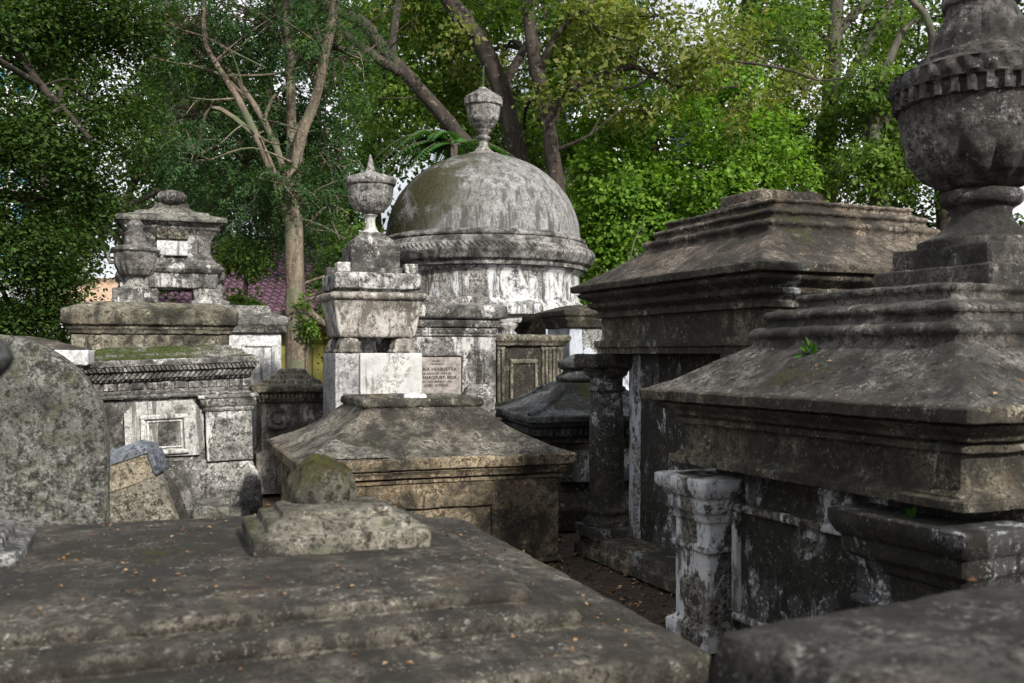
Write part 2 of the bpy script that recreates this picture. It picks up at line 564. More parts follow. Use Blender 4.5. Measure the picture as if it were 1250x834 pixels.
# ------------------------------------------------------------------ ground
def make_ground():
    g = NT('leaf_littered_soil')
    tc = g.n('TexCoord'); v = tc.outputs['Object']
    n1 = g.noise(v, .7, 6, .6); n2 = g.noise(v, 9, 8, .7); n3 = g.noise(v, 45, 4, .7)
    col = g.mix(g.step(n2, .4, .62), (.022, .015, .010), (.06, .036, .022))
    col = g.mix(g.step(n3, .52, .68), col, (.16, .10, .06))
    col = g.mix(g.step(n1, .56, .66), col, (.035, .05, .014))
    b = g.n('BsdfPrincipled'); b.inputs['Roughness'].default_value = .95
    g.l(col, b.inputs['Base Color'])
    bp = g.n('Bump'); bp.inputs['Strength'].default_value = .8; bp.inputs['Distance'].default_value = .04
    g.l(g.math('ADD', n2, n3), bp.inputs['Height']); g.l(bp.outputs[0], b.inputs['Normal'])
    o = g.n('OutputMaterial'); g.l(b.outputs[0], o.inputs[0])
    M = MB()
    xs = [-400, -120, -40] + [x * .8 for x in range(-25, 26)] + [40, 120, 400]
    ys = [-200, -60, -20] + [y * .8 for y in range(-5, 40)] + [50, 120, 400, 900]
    for y in ys:
        for x in xs:
            near = abs(x) < 21 and -5 < y < 33
            M.v.append((x, y, .03 * noise.noise(Vector((x * .6, y * .6, 0))) - .03 if near else -.03))
    nx = len(xs)
    for j in range(len(ys) - 1):
        for i in range(nx - 1):
            a = j * nx + i
            M.f.append((a, a + 1, a + nx + 1, a + nx))
    tag(M.build('ground', g.m, smooth=80), kind='structure')


make_ground()


def leaf_mesh(name, P0, D, Nn, L, W, mat, parent=None, bend=.12):
    """P0 base points, D directions, Nn normals: one rhombic leaf each"""
    S_ = np.cross(D, Nn)
    S_ /= np.linalg.norm(S_, axis=1, keepdims=True) + 1e-9
    L = np.asarray(L).reshape(-1, 1); W = np.asarray(W).reshape(-1, 1)
    n = len(P0)
    V = np.empty((n, 4, 3))
    V[:, 0] = P0
    V[:, 1] = P0 + D * L * .45 + S_ * W + Nn * L * bend
    V[:, 2] = P0 + D * L
    V[:, 3] = P0 + D * L * .45 - S_ * W + Nn * L * bend
    me = bpy.data.meshes.new(name)
    me.vertices.add(n * 4); me.loops.add(n * 4); me.polygons.add(n)
    me.vertices.foreach_set('co', V.reshape(-1))
    me.loops.foreach_set('vertex_index', np.arange(n * 4, dtype=np.int32))
    me.polygons.foreach_set('loop_start', np.arange(0, n * 4, 4, dtype=np.int32))
    me.update(calc_edges=True)
    me.materials.append(mat)
    o = bpy.data.objects.new(name, me)
    COL.objects.link(o)
    if parent is not None:
        o.parent = parent
    return o


def unit(a):
    return a / (np.linalg.norm(a, axis=1, keepdims=True) + 1e-9)


def litter(name, pts, nrm, size, mat, label, cat):
    n = len(pts)
    N_ = unit(np.array(nrm) + RNG.normal(0, .25, (n, 3)))
    A = unit(RNG.normal(0, 1, (n, 3)))
    D = unit(A - N_ * np.sum(A * N_, axis=1, keepdims=True))
    L = size * RNG.uniform(.5, 1.3, n)
    o = leaf_mesh(name, np.array(pts) + N_ * .004, D, N_, L, L * RNG.uniform(.22, .4, n), mat, bend=.18)
    return tag(o, label, cat, kind='stuff')


# ------------------------------------------------------------------ 1. foreground chest tomb (bottom left)
fw, fd = 3.1, 2.16
t = thing('chest_tomb', 'wide low grey chest tomb with a stepped lid filling the near foreground', 'tomb',
          centre(.496, 2.43, 20, fw, fd, 'fr'), 20)
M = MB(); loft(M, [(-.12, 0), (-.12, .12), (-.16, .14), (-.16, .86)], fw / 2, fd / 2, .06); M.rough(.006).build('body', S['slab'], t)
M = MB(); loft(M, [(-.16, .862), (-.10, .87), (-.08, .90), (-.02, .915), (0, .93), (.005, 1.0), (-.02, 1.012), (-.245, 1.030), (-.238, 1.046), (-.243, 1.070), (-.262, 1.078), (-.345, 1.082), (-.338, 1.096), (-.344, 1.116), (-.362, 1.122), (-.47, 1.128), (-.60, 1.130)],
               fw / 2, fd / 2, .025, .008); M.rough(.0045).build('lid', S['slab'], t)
c20, s20 = math.cos(R(20)), math.sin(R(20))
tc_ = t.location
def to_local(o, X, Y):
    dx, dy = X - o.location.x, Y - o.location.y
    a = o.rotation_euler.z
    return dx * math.cos(a) + dy * math.sin(a), -dx * math.sin(a) + dy * math.cos(a)
def to_world(o, x, y, z):
    a = o.rotation_euler.z
    return Vector((o.location.x + x * math.cos(a) - y * math.sin(a), o.location.y + x * math.sin(a) + y * math.cos(a), z))
lx, ly = to_local(t, -.60, 3.27)
M = MB(); loft(M, [(0, 1.08), (.0, 1.185), (-.05, 1.192), (-.054, 1.218), (-.10, 1.224), (-.105, 1.246), (-.15, 1.25)], .28, .23, .02, .006, T=Matrix.Translation((lx, ly, 0)))
M.rough(.0035).build('stepped_block', S['block'], t)
lx2, ly2 = to_local(t, -1.80, 2.96)
M = MB(); loft(M, [(0, 1.08), (.0, 1.165), (-.05, 1.172), (-.055, 1.205), (-.10, 1.21), (-.105, 1.24), (-.16, 1.25)], .30, .235, .02, .006, T=Matrix.Translation((lx2, ly2, 0)))
M.rough(.003).build('stepped_block', S['greyblock'], t)['label'] = 'paler sharper stepped block at the left end of the lid'
bp = at(391, 607, 3.36)
o = thing('mossy_boulder', 'rounded moss covered boulder resting on the stepped block of the near tomb', 'boulder', (bp.x, 3.36, 1.244), 10)
M = MB(); lump(M, .13, .115, .155, None, .22, 36, 1.3, True); M.rough(.006).build('stone', S['boulder'], o)

# fallen leaves on its lid
pts = []
for _ in range(1000):
    x, y = random.uniform(-fw / 2 + .02, fw / 2 - .02), random.uniform(-fd / 2 + .02, fd / 2 - .02)
    d = min(fw / 2 - abs(x), fd / 2 - abs(y))
    z = 1.016 + .016 * d / .26 if d < .26 else (1.086 if d < .362 else 1.134)
    if abs(x - lx) < .34 and abs(y - ly) < .28 or abs(x - lx2) < .34 and abs(y - ly2) < .28: continue
    pts.append(to_world(t, x, y, z))
litter('fallen_leaves', pts, [(0, 0, 1)] * len(pts),   .015, LEAF['litter'], 'small dry leaves scattered over the near grey lid', 'fallen leaves')
q = at(73, 687, 2.95)
o = thing('orange_flower', 'single bright orange flower fallen on the near lid at far left', 'flower', (q.x, q.y, 1.122), 0)
a = np.linspace(0, 2 * np.pi, 6)[:-1]
leaf_mesh('petals', np.zeros((5, 3)), np.c_[np.cos(a), np.sin(a), .5 + 0 * a], np.c_[0 * a, 0 * a, 1 + 0 * a], [.02] * 5, [.009] * 5, LEAF['orange'], o)

# ------------------------------------------------------------------ 2. blurred near slab (bottom right)
t = thing('table_tomb', 'dark mossy tomb slab very close at the bottom right corner', 'tomb', centre(.33, 1.62 - 1.25 * math.cos(R(27)) , 27, 2.0, 1.25, 'fl') + Vector((1.25 * math.sin(R(27)), 0, 0)), 27)
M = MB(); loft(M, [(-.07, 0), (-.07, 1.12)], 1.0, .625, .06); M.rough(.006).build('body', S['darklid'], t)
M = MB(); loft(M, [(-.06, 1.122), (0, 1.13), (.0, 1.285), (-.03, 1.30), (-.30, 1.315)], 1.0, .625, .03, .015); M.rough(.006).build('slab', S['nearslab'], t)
pts = [to_world(t, random.uniform(-.95, .9), random.uniform(-.6, .6), 1.318) for _ in range(40)]
litter('fallen_leaves', pts, [(0, 0, 1)] * len(pts), .03, LEAF['litter'], 'few brown leaves lying on the blurred slab at bottom right', 'fallen leaves')

# ------------------------------------------------------------------ urn helper
def gadroon(z0, z1, n, amp):
    def mod(a, z, r):
        if z0 < z < z1:
            k = min(1, (z - z0) / (.15 * (z1 - z0)), (z1 - z) / (.15 * (z1 - z0)))
            return r * (1 + amp * k * (abs(math.sin(a * n / 2)) - .5))
        return r
    return mod


# ------------------------------------------------------------------ 3. near right tomb with big urn
ang = 24
w_, d_ = 2.5, 2.21
t = thing('urn_tomb', 'blackened right hand tomb with hipped stepped roof carrying the biggest urn', 'tomb', centre(1.605, 3.42, ang, w_, d_, 'fl'), ang)
hx, hy = w_ / 2, d_ / 2
M = MB(); loft(M, [(-.13, 0), (-.13, .16), (-.17, .19), (-.30, .20), (-.30, 1.155)], hx, hy, .06); M.rough(.008).build('body', S['peel_dark'], t)
M = MB(); loft(M, [(-.32, 1.157), (-.12, 1.16), (-.115, 1.20), (-.145, 1.204), (-.145, 1.214), (-.18, 1.235), (-.18, 1.375), (-.14, 1.378), (-.14, 1.408), (-.165, 1.411), (-.165, 1.421), (-.11, 1.424), (-.105, 1.442), (-.06, 1.474), (-.06, 1.486), (-.085, 1.489), (-.085, 1.498), (0, 1.501), (.004, 1.553), (-.02, 1.562)],
               hx, hy, .03, .004); M.rough(.0035).build('entablature', S['dark'], t)
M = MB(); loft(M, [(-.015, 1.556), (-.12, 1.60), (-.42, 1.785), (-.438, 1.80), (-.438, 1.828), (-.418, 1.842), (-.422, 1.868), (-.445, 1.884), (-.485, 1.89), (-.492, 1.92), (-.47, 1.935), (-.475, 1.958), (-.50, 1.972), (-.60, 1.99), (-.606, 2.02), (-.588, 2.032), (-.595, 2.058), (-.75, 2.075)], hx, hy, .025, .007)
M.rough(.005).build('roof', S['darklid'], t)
ux, uy = to_local(t, 2.33, 4.84)
TU = Matrix.Translation((ux, uy, 0))
M = MB()
loft(M, [(0, 2.0), (0, 2.155), (-.008, 2.162), (-.065, 2.165), (-.065, 2.262), (-.075, 2.27)], .36, .36, .03, .006, T=TU)
lathe(M, [(.295, 2.255), (.30, 2.30), (.29, 2.308)], 48, None, TU, .03)
M.rough(.004).build('plinth', S['darklid'], t)
def urnmod(a, z, r):
    if 2.57 < z < 2.78:
        k = math.sin(math.pi * (z - 2.57) / .21)
        return r * (1 + .13 * k * abs(math.sin(a * 7)) - .04 * k)
    if 2.97 < z < 3.04:
        return r * (1 + .028 * (1 if math.sin(a * 34) > 0 else -1))
    if 3.05 < z < 3.13:
        return r * (1 + .045 * math.sin(a * 22) * math.sin(a * 9 + z * 45))
    if 3.24 < z < 3.46:
        return r * (1 + .12 * abs(math.sin(a * 9)) * math.sin(math.pi * (z - 3.24) / .22))
    return r
M = MB()
lathe(M, [(.27, 2.30), (.255, 2.318), (.205, 2.345), (.155, 2.39), (.138, 2.43), (.145, 2.468), (.18, 2.488), (.195, 2.515), (.185, 2.55), (.15, 2.562)], 64, None, TU, .02)
M.rough(.005).build('urn_foot', S['urn_dark'], t)
M = MB()
lathe(M, [(.13, 2.555), (.19, 2.575), (.265, 2.63), (.325, 2.715), (.365, 2.82), (.385, 2.92), (.385, 2.962), (.402, 2.967), (.402, 3.037), (.42, 3.043), (.425, 3.075), (.41, 3.13), (.335, 3.165), (.30, 3.17), (.30, 3.205), (.235, 3.235)], 260, urnmod, TU, .016, .003)
b_ = M.rough(.004).build('urn_bowl', S['urn_dark'], t)
M = MB()
lathe(M, [(.24, 3.23), (.225, 3.26), (.165, 3.40), (.155, 3.47), (.18, 3.475), (.18, 3.52), (.12, 3.56), (.10, 3.66), (.04, 3.78), (.005, 3.80)], 80, urnmod, TU, .02)
M.rough(.006).build('urn_lid', S['urn_dark'], t)

def capped_pilaster(x0, x1, y0, y1, mat):
    cx, cy = (x0 + x1) / 2, (y0 + y1) / 2
    M = MB()
    loft(M, [(.04, .20), (.04, .30), (0, .33), (0, .70), (.018, .71), (.018, .735), (0, .745), (0, .86), (.012, .865), (.02, .90), (.045, .925), (.045, .99), (.06, 1.0), (.085, 1.05), (.085, 1.095), (.07, 1.10)],
         (x1 - x0) / 2, (y1 - y0) / 2, .025, .003, T=Matrix.Translation((cx, cy, 0)))
    return M.rough(.003).build('pilaster', mat, t)
capped_pilaster(-hx + .14, -hx + .40, hy - .46, hy - .15, S['peel'])
capped_pilaster(-hx + .14, -hx + .40, -hy + .15, -hy + .70, S['peel_dark'])
capped_pilaster(hx - .40, hx - .14, -hy + .15, -hy + .46, S['peel_dark'])
capped_pilaster(hx - .40, hx - .14, hy - .46, hy - .15, S['peel_dark'])
M = MB()   # framed side panel
for (a0, a1, b0, b1) in ((-.38, .62, .93, .97), (-.38, .62, .36, .40), (-.38, -.34, .40, .93), (.58, .62, .40, .93)):
    box(M, -hx + .265, -hx + .31, a0, a1, b0, b1, .05)
M.rough(.003).build('panel_frame', S['peel'], t)
pts, nr = [], []
for _ in range(800):
    x, y = random.uniform(-hx, hx), random.uniform(-hy, hy)
    d = min(hx - abs(x), hy - abs(y))
    if d > .40: continue
    z = 1.566 + (.036 * d / .12 if d < .12 else .036 + .185 * (d - .12) / .30)
    pts.append(to_world(t, x, y, z + .004)); nr.append((0, 0, 1))
litter('fallen_leaves', pts, nr, .02, LEAF['litter'], 'tan leaves caught on the sloping roof below the big urn', 'fallen leaves')


def weed(loc, h, n, label):
    o = thing('weed', label, 'weed', loc)
    n = int(n)
    D = unit(np.c_[RNG.normal(0, .7, n), RNG.normal(0, .7, n), RNG.uniform(.4, 1.2, n)])
    P0 = np.zeros((n, 3)) + D * RNG.uniform(0, .5, (n, 1)) * h
    D2 = unit(D + RNG.normal(0, .5, (n, 3)))
    N_ = unit(np.cross(D2, unit(RNG.normal(0, 1, (n, 3)))))
    leaf_mesh('leaves', P0, D2, N_, h * RNG.uniform(.4, .9, n), h * RNG.uniform(.08, .18, n), LEAF['weed'], o)


p_ = to_world(t, -hx + .36, .12, 1.748); weed(p_, .075, 26, 'small bright green weed sprouting from the dark roof below the big urn')
p_ = to_world(t, -hx + .17, -hy + .42, 1.10); weed(p_, .05, 14, 'tiny green sprout on the ledge under the blackened entablature')
p_ = to_world(t, -hx + .40, hy - .50, .70); weed(p_, .06, 16, 'little green fern growing beside the far peeling pilaster')

# ------------------------------------------------------------------ 4. pillared mausoleum behind it
ang = 23
w_, d_ = 2.5, 2.66
t = thing('pillared_mausoleum', 'dark mausoleum with corner columns and a brown stepped pyramid roof', 'mausoleum', centre(1.553, 6.16, ang, w_, d_, 'fl'), ang)
hx, hy = w_ / 2, d_ / 2
M = MB(); loft(M, [(-.02, 0), (-.02, .09), (-.06, .10), (-.06, .17), (-.09, .18)], hx, hy, .08); M.rough(.007).build('plinth', S['dark'], t)
M = MB(); loft(M, [(-.385, .17), (-.385, 1.755)], hx, hy, .08); M.rough(.006).build('inner_wall', S['peel_dark'], t)
M = MB(); loft(M, [(-.62, 1.745), (-.17, 1.75), (-.17, 1.80), (-.15, 1.804), (-.15, 1.862), (-.185, 1.866), (-.20, 1.88), (-.20, 2.055), (-.155, 2.058), (-.155, 2.098), (-.18, 2.101), (-.18, 2.115), (-.11, 2.15), (-.105, 2.18), (-.135, 2.183), (-.135, 2.195), (-.05, 2.24), (-.04, 2.265), (-.07, 2.268), (-.07, 2.28), (0, 2.284), (.005, 2.335), (-.02, 2.345)],
               hx, hy, .035, .004); M.rough(.004).build('entablature', S['dark'], t)
ow = MB(); box(ow, -hx + .205, hx - .205, -hy + .188, -hy + .21, 1.885, 2.05, .06); ow.rough(.003).build('front_frieze', S['tan'], t)['label'] = 'tan plaster band on the front'
M = MB(); box(M, -hx + .05, hx - .05, -hy + .002, -hy + .05, 2.285, 2.33, .06); M.rough(.004).build('cornice_edge', S['tan'], t)
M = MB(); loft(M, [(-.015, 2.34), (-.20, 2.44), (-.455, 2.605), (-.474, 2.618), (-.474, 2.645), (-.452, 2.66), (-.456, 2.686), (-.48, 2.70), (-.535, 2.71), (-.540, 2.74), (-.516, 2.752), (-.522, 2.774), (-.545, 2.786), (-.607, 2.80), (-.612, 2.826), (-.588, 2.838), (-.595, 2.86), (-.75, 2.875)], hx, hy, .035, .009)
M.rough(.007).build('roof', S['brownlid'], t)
M = MB(); loft(M, [(.0, 2.84), (0, 2.945), (-.07, 2.955), (-.07, 3.035), (-.085, 3.045)], .38, .34, .04, .01, T=Matrix.Translation((-.02, .12, 0))); M.rough(.007).build('roof_block', S['brownlid'], t)
for sx in (-1, 1):
    for sy in (-1, 1):
        M = MB()
        T = Matrix.Translation((sx * (hx - .235), sy * (hy - .235), 0))
        loft(M, [(0, .175), (0, .26), (-.01, .265)], .215, .215, .04, T=T)
        lathe(M, [(.195, .265), (.20, .31), (.175, .335), (.165, .36), (.185, .385), (.18, .41), (.16, .44), (.155, .50), (.15, 1.0), (.14, 1.42), (.165, 1.43), (.165, 1.46), (.14, 1.47), (.145, 1.54), (.185, 1.57), (.185, 1.59), (.205, 1.61), (.20, 1.625)], 36, None, T, .05)
        loft(M, [(-.03, 1.62), (0, 1.64), (0, 1.735), (-.01, 1.748)], .215, .215, .03, T=T)
        M.rough(.006).build('column', S['mottled'], t)
M = MB(); box(M, -hx + .375, -hx + .52, hy - .56, hy - .375, .175, 1.745, .06); M.rough(.004).build('pilaster', S['pilaster'], t)['label'] = 'pale blue white painted pilaster behind the column'
M = MB(); box(M, -hx + .375, -hx + .52, -hy + .375, -hy + .56, .175, 1.745, .06); M.rough(.004).build('pilaster', S['pilaster'], t)

# ------------------------------------------------------------------ 5. central swept-lid tomb
w_, d_ = 2.33, 2.31
t = thing('chest_tomb', 'tan central chest tomb with a swept hipped lid and sunken front panel', 'tomb', centre(-1.636, 7.43, 20, w_, d_, 'fl'), 20)
hx, hy = w_ / 2, d_ / 2
M = MB(); loft(M, [(-.09, 0), (-.09, .03), (-.13, .05), (-.13, .70)], hx, hy, .05)
yf = -hy + .13
x0, x1 = -hx + .13, hx - .13
for (a0, a1, b0, b1) in ((x0, -.62, .02, .70), (.44, x1, .02, .70), (-.62, .44, .50, .70), (-.62, .44, .02, .10)):
    box(M, a0, a1, yf - .035, yf + .02, b0, b1, .06)
M.rough(.006).build('body', S['tan'], t)
M = MB(); loft(M, [(-.12, .702), (-.085, .706), (-.085, .735), (-.11, .738), (-.11, .75), (-.055, .753), (-.05, .78), (-.02, .81), (-.04, .813), (-.04, .823), (0, .826), (.004, .905), (-.02, .918)], hx, hy, .035, .004)
M.rough(.004).build('cornice', S['tan'], t)
M = MB(); loft(M, [(-.012, .912), (-.16, .965), (-.33, 1.045), (-.48, 1.14), (-.60, 1.245), (-.655, 1.285), (-.63, 1.295), (-.625, 1.325), (-.635, 1.36), (-.67, 1.37), (-.72, 1.352), (-.75, 1.35)], hx, hy, .04, .01)
M.rough(.007).build('lid', S['tanlid'], t)
M = MB()
rows_ = ((.02, .926), (.09, .949), (.16, .974), (.245, 1.013), (.33, 1.054))
for o_, z_ in rows_:
    xe = -hx + o_ + (.72 * (1 - (o_ - .02) / .33)) + random.uniform(-.02, .02)
    for q_ in range(6):
        M.v.append((-hx + o_ + .012 + (xe - (-hx + o_ + .012)) * q_ / 5, -hy + o_, z_ + .007 + random.uniform(-.002, .003)))
for a_ in range(len(rows_) - 1):
    for q_ in range(5):
        M.f.append((a_ * 6 + q_, a_ * 6 + q_ + 1, a_ * 6 + q_ + 7, a_ * 6 + q_ + 6))
M.build('mortar_patch', S['patch'], t)['label'] = 'pale mortar repair on the front left corner of the lid'
p_ = to_world(t, -.07, -.38, 1.36)
o = thing('flower_offering', 'small white flowers left on the flat top of the central tan tomb', 'flowers', p_)
M = MB()
for dx, dz in ((-.04, .015), (.0, .02), (.045, .016), (.09, .014)):
    lump(M, .04, .03, .028, Matrix.Translation((dx, random.uniform(-.02, .02), dz)), .3, 14)
M.build('petals', plain('white_petal', (.78, .77, .74)), o)
p_ = to_world(t, -.32, -.1, 1.352)
M = MB(); lump(M, .13, .08, .035, None, .35, 18, 1.6, True); M.rough(.006)
o = M.build('leaf_pile', S['brown']); o.location = p_
tag(o, 'heap of dead brown leaves on the flat top of the central tan tomb', 'leaf pile')

# ------------------------------------------------------------------ 6. sarcophagus on paw feet with a spiked urn
t = thing('sarcophagus_tomb', 'tall white stained sarcophagus on carved feet topped by a spiked urn', 'tomb', centre(-1.84, 9.98, 20, .98, .9, 'fl'), 20)
M = MB()
box(M, -.45, -.13, -.40, .40, 0, 1.755, .06); M.rough(.003).build('pedestal', S['marble_grey'], t)
M = MB(); box(M, -.20, .46, -.44, .40, 0, 1.757, .06); M.rough(.003).build('front_block', S['white'], t)['label'] = 'clean white marble block at the front of the base'
for sx in (-1, 1):
    for sy in (-1, 1):
        M = MB()
        lathe(M, [(.135, 1.758), (.15, 1.775), (.125, 1.80), (.125, 1.84), (.10, 1.90), (.06, 1.925)], 28, lambda a, z, r: r * (1 + .10 * math.sin(a * 7)), Matrix.Translation((sx * .29, sy * .27, 0)), .02)
        M.rough(.006).build('foot', S['sarc'], t)
M = MB(); box(M, -.07, .05, -.05, .05, 1.757, 1.93, .05); M.rough(.003).build('prop', S['marble_grey'], t)
M = MB(); loft(M, [(-.10, 1.925), (-.085, 1.94), (-.02, 2.31), (.0, 2.315), (.02, 2.335), (.025, 2.36), (.01, 2.385), (-.03, 2.395)], .49, .45, .035, .006); M.rough(.004).build('chest', S['sarc'], t)
M = MB(); loft(M, [(-.09, 2.396), (-.09, 2.425), (-.035, 2.43), (-.03, 2.58), (-.05, 2.60)], .49, .45, .035, .008); M.rough(.005).build('lid', S['greywhite'], t)
for sx in (-1, 1):
    for sy in (-1, 1):
        M = MB(); box(M, sx * .36 - .07, sx * .36 + .07, sy * .33 - .07, sy * .33 + .07, 2.598, 2.70, .04); M.rough(.006).build('corner_block', S['white'] if sx * sy > 0 else S['grey'], t)
M = MB(); loft(M, [(.05, 2.598), (.05, 2.655), (0, 2.66), (0, 2.90), (-.01, 2.91), (-.045, 2.912), (-.045, 2.955), (-.06, 2.97), (-.13, 3.03), (-.17, 3.06)], .265, .265, .03, .006); M.rough(.005).build('step', S['grey'], t)
M = MB()
lathe(M, [(.11, 3.055), (.075, 3.09), (.05, 3.15), (.05, 3.22), (.085, 3.25), (.06, 3.265)], 32, None, None, .02); M.rough(.003).build('urn_stem', S['white'], t)
M = MB()
lathe(M, [(.06, 3.26), (.14, 3.295), (.20, 3.36), (.235, 3.45), (.245, 3.55), (.235, 3.56), (.265, 3.575), (.27, 3.62), (.26, 3.65), (.20, 3.675), (.12, 3.695)], 60, lambda a, z, r: r * (1 + .025 * math.sin(a * 26)) if 3.57 < z < 3.66 else (r * (1 + .05 * abs(math.sin(a * 6))) if z < 3.43 else r), None, .02)
M.rough(.006).build('urn_bowl', S['urn'], t)
M = MB(); lathe(M, [(.13, 3.69), (.06, 3.72), (.045, 3.75), (.012, 3.90), (.004, 3.91)], 20, None, None, .03); M.rough(.003).build('urn_spike', S['urn'], t)

# ------------------------------------------------------------------ 7. inscribed tomb
t = thing('inscribed_tomb', 'grey tomb with inscribed pinkish plaque, half hidden by the white sarcophagus', 'tomb', centre(-.205, 11.95, 20, 1.5, 1.0, 'fr'), 20)
hx, hy = .75, .5
yf = -hy
M = MB(); loft(M, [(0, 0), (0, 1.1), (-.03, 1.12), (-.03, 1.95)], hx, hy, .06)
px0, px1, pz0, pz1 = -.32, .32, 1.245, 1.725
for (a0, a1, b0, b1) in ((-hx + .002, px0, 1.0, 1.95), (px1, hx - .002, 1.0, 1.95), (px0, px1, pz1, 1.95), (px0, px1, 1.0, pz0)):
    box(M, a0, a1, yf - .025, yf + .05, b0, b1, .05, .004)
M.rough(.004).build('body', S['greywhite'], t)
M = MB(); loft(M, [(-.02, 1.955), (.02, 1.96), (.03, 1.985), (0, 1.99), (.02, 2.0), (.03, 2.055), (.0, 2.062), (.045, 2.075), (.07, 2.15), (.04, 2.16), (.10, 2.175), (.12, 2.20), (.12, 2.325), (.10, 2.335), (-.05, 2.37), (-.05, 2.44), (-.07, 2.45)], hx, hy, .04, .006)
M.rough(.005).build('cornice', S['grey'], t)
M = MB(); box(M, px0 + .003, px1 - .003, yf + .002, yf + .028, pz0 + .003, pz1 - .003, .1); pl = M.build('plaque', S['plaque'], t)


def lettering(txt, size, z, y, parent, xc=0.0, bold=.0):
    cu = bpy.data.curves.new('t', 'FONT')
    cu.body = txt; cu.size = size; cu.align_x = 'CENTER'; cu.extrude = .0015; cu.offset = bold; cu.resolution_u = 2
    cu.space_character = 1.08
    ob = bpy.data.objects.new('t', cu); COL.objects.link(ob)
    dg = bpy.context.evaluated_depsgraph_get()
    me = bpy.data.meshes.new_from_object(ob.evaluated_get(dg))
    bpy.data.objects.remove(ob)
    T = Matrix.Translation((xc, y, z)) @ Matrix.Rotation(R(90), 4, 'X')
    vs = [T @ v.co for v in me.vertices]; fs = [tuple(p.vertices) for p in me.polygons]
    bpy.data.meshes.remove(me)
    return vs, fs
K_ = 1.08
for (txt, s_, z_, bd) in (('SACRED', .022, 1.655, 0), ('TO THE MEMORY OF', .018, 1.62, 0), ('MARIA HENRIETTA', .052, 1.545, .0008), ('THE BELOVED WIFE OF', .032, 1.502, 0), ('S.T. HARCOURT, ESQR', .044, 1.45, .0012), ('DIED 10TH MARCH 1844', .032, 1.405, 0), ('AGED 20 YEARS', .036, 1.358, .0004)):
    vs, fs = lettering(txt, s_ * K_, z_, yf + .0005, pl, 0, bd + .0006)
    M = MB(); M.add(vs, fs); M.build('inscription_line', M_INK, pl)

# broken headstone leaning at its right corner
o = thing('headstone', 'short broken grey headstone by the right corner of the inscribed tomb', 'headstone', (-.37, 10.75, 0), 20)
M = MB(); loft(M, [(0, 0), (0, 1.30), (-.03, 1.38), (-.09, 1.42)], .17, .09, .035, .01); M.rough(.018).build('stone', S['grey'], o)

# ------------------------------------------------------------------ 8. fluted tomb behind
t = thing('fluted_tomb', 'square dark tomb with fluted pilasters and flat slab lid below the dome', 'tomb', centre(-.22, 12.98, 20, 1.06, .95, 'fl'), 20)
hx, hy = .53, .475
M = MB(); loft(M, [(-.04, 0), (-.04, .9), (-.08, .92), (-.08, 1.85)], hx, hy, .06); M.rough(.005).build('body', S['dark'], t)
M = MB(); loft(M, [(-.09, 1.852), (-.02, 1.86), (-.01, 1.90), (.03, 1.93), (.035, 1.99), (.0, 2.01)], hx, hy, .05); M.rough(.007).build('lid', S['brown'], t)
for (a0, a1) in ((-hx + .04, -hx + .16), (hx - .38, hx - .05)):
    M = MB()
    n = max(2, int((a1 - a0) / .055))
    for k in range(n):
        xx = a0 + (a1 - a0) * (k + .5) / n
        lathe(M, [(.02, .95), (.022, .97), (.022, 1.84), (.02, 1.85)], 10, None, Matrix.Translation((xx, -hy + .075, 0)), .3)
    box(M, a0, a1, -hy + .055, -hy + .09, .92, .97, .1); box(M, a0, a1, -hy + .055, -hy + .09, 1.80, 1.85, .1)
    M.rough(.002).build('fluted_pilaster', S['brown'], t)
M = MB()
for (a0, a1, b0, b1) in ((-.30, -.26, 1.0, 1.62), (.06, .10, 1.0, 1.62), (-.30, .10, 1.62, 1.68)):
    box(M, a0, a1, -hy + .05, -hy + .10, b0, b1, .06)
M.rough(.003).build('panel_frame', S['brown'], t)

# ------------------------------------------------------------------ 9. dark swept-roof tomb
w_, d_ = 1.6, 1.8
t = thing('swept_roof_tomb', 'dark blue grey tomb with curved pyramid roof and knob beside the dark column', 'tomb', centre(.165, 9.55, 13, w_, d_, 'fl'), 13)
hx, hy = w_ / 2, d_ / 2
M = MB(); loft(M, [(.02, 0), (.02, .22), (-.03, .25), (-.06, .30), (-.14, .34), (-.16, .36), (-.16, .84), (-.12, .86), (-.16, .90)], hx, hy, .05); M.rough(.005).build('body', S['dark'], t)
M = MB(); box(M, -.45, .45, -hy + .10, -hy + .155, .46, .78, .06); M.rough(.004).build('panel', S['grey'], t)
M = MB(); loft(M, [(-.155, .90), (-.12, .92), (-.11, 1.0), (-.04, 1.03), (-.03, 1.06), (0, 1.07), (.004, 1.13), (-.02, 1.14)], hx, hy, .04, .006)
beads(M, hx, hy, -.12, .94, .995, .06, .035, .05)
M.rough(.004).build('cornice', S['slate'], t)
M = MB(); loft(M, [(-.012, 1.135), (-.18, 1.19), (-.34, 1.265), (-.47, 1.35), (-.54, 1.43), (-.56, 1.44)], hx, hy, .04, .01)
for a0, a1 in ((-1, -1), (1, -1), (-1, 1), (1, 1)):
    tube(M, [(a0 * hx * .98, a1 * hy * .98, 1.145), (a0 * (hx - .18), a1 * (hy - .18), 1.20), (a0 * (hx - .34), a1 * (hy - .34), 1.275), (a0 * (hx - .5), a1 * (hy - .5), 1.39)], [.03] * 4, 6, 3)
M.rough(.007).build('roof', S['slate'], t)
M = MB(); lathe(M, [(.22, 1.43), (.27, 1.47), (.27, 1.50), (.21, 1.53), (.18, 1.57), (.24, 1.60), (.25, 1.66), (.17, 1.70), (.08, 1.74), (.02, 1.75)], 32, None, None, .04); M.rough(.006).build('knob', S['slate'], t)

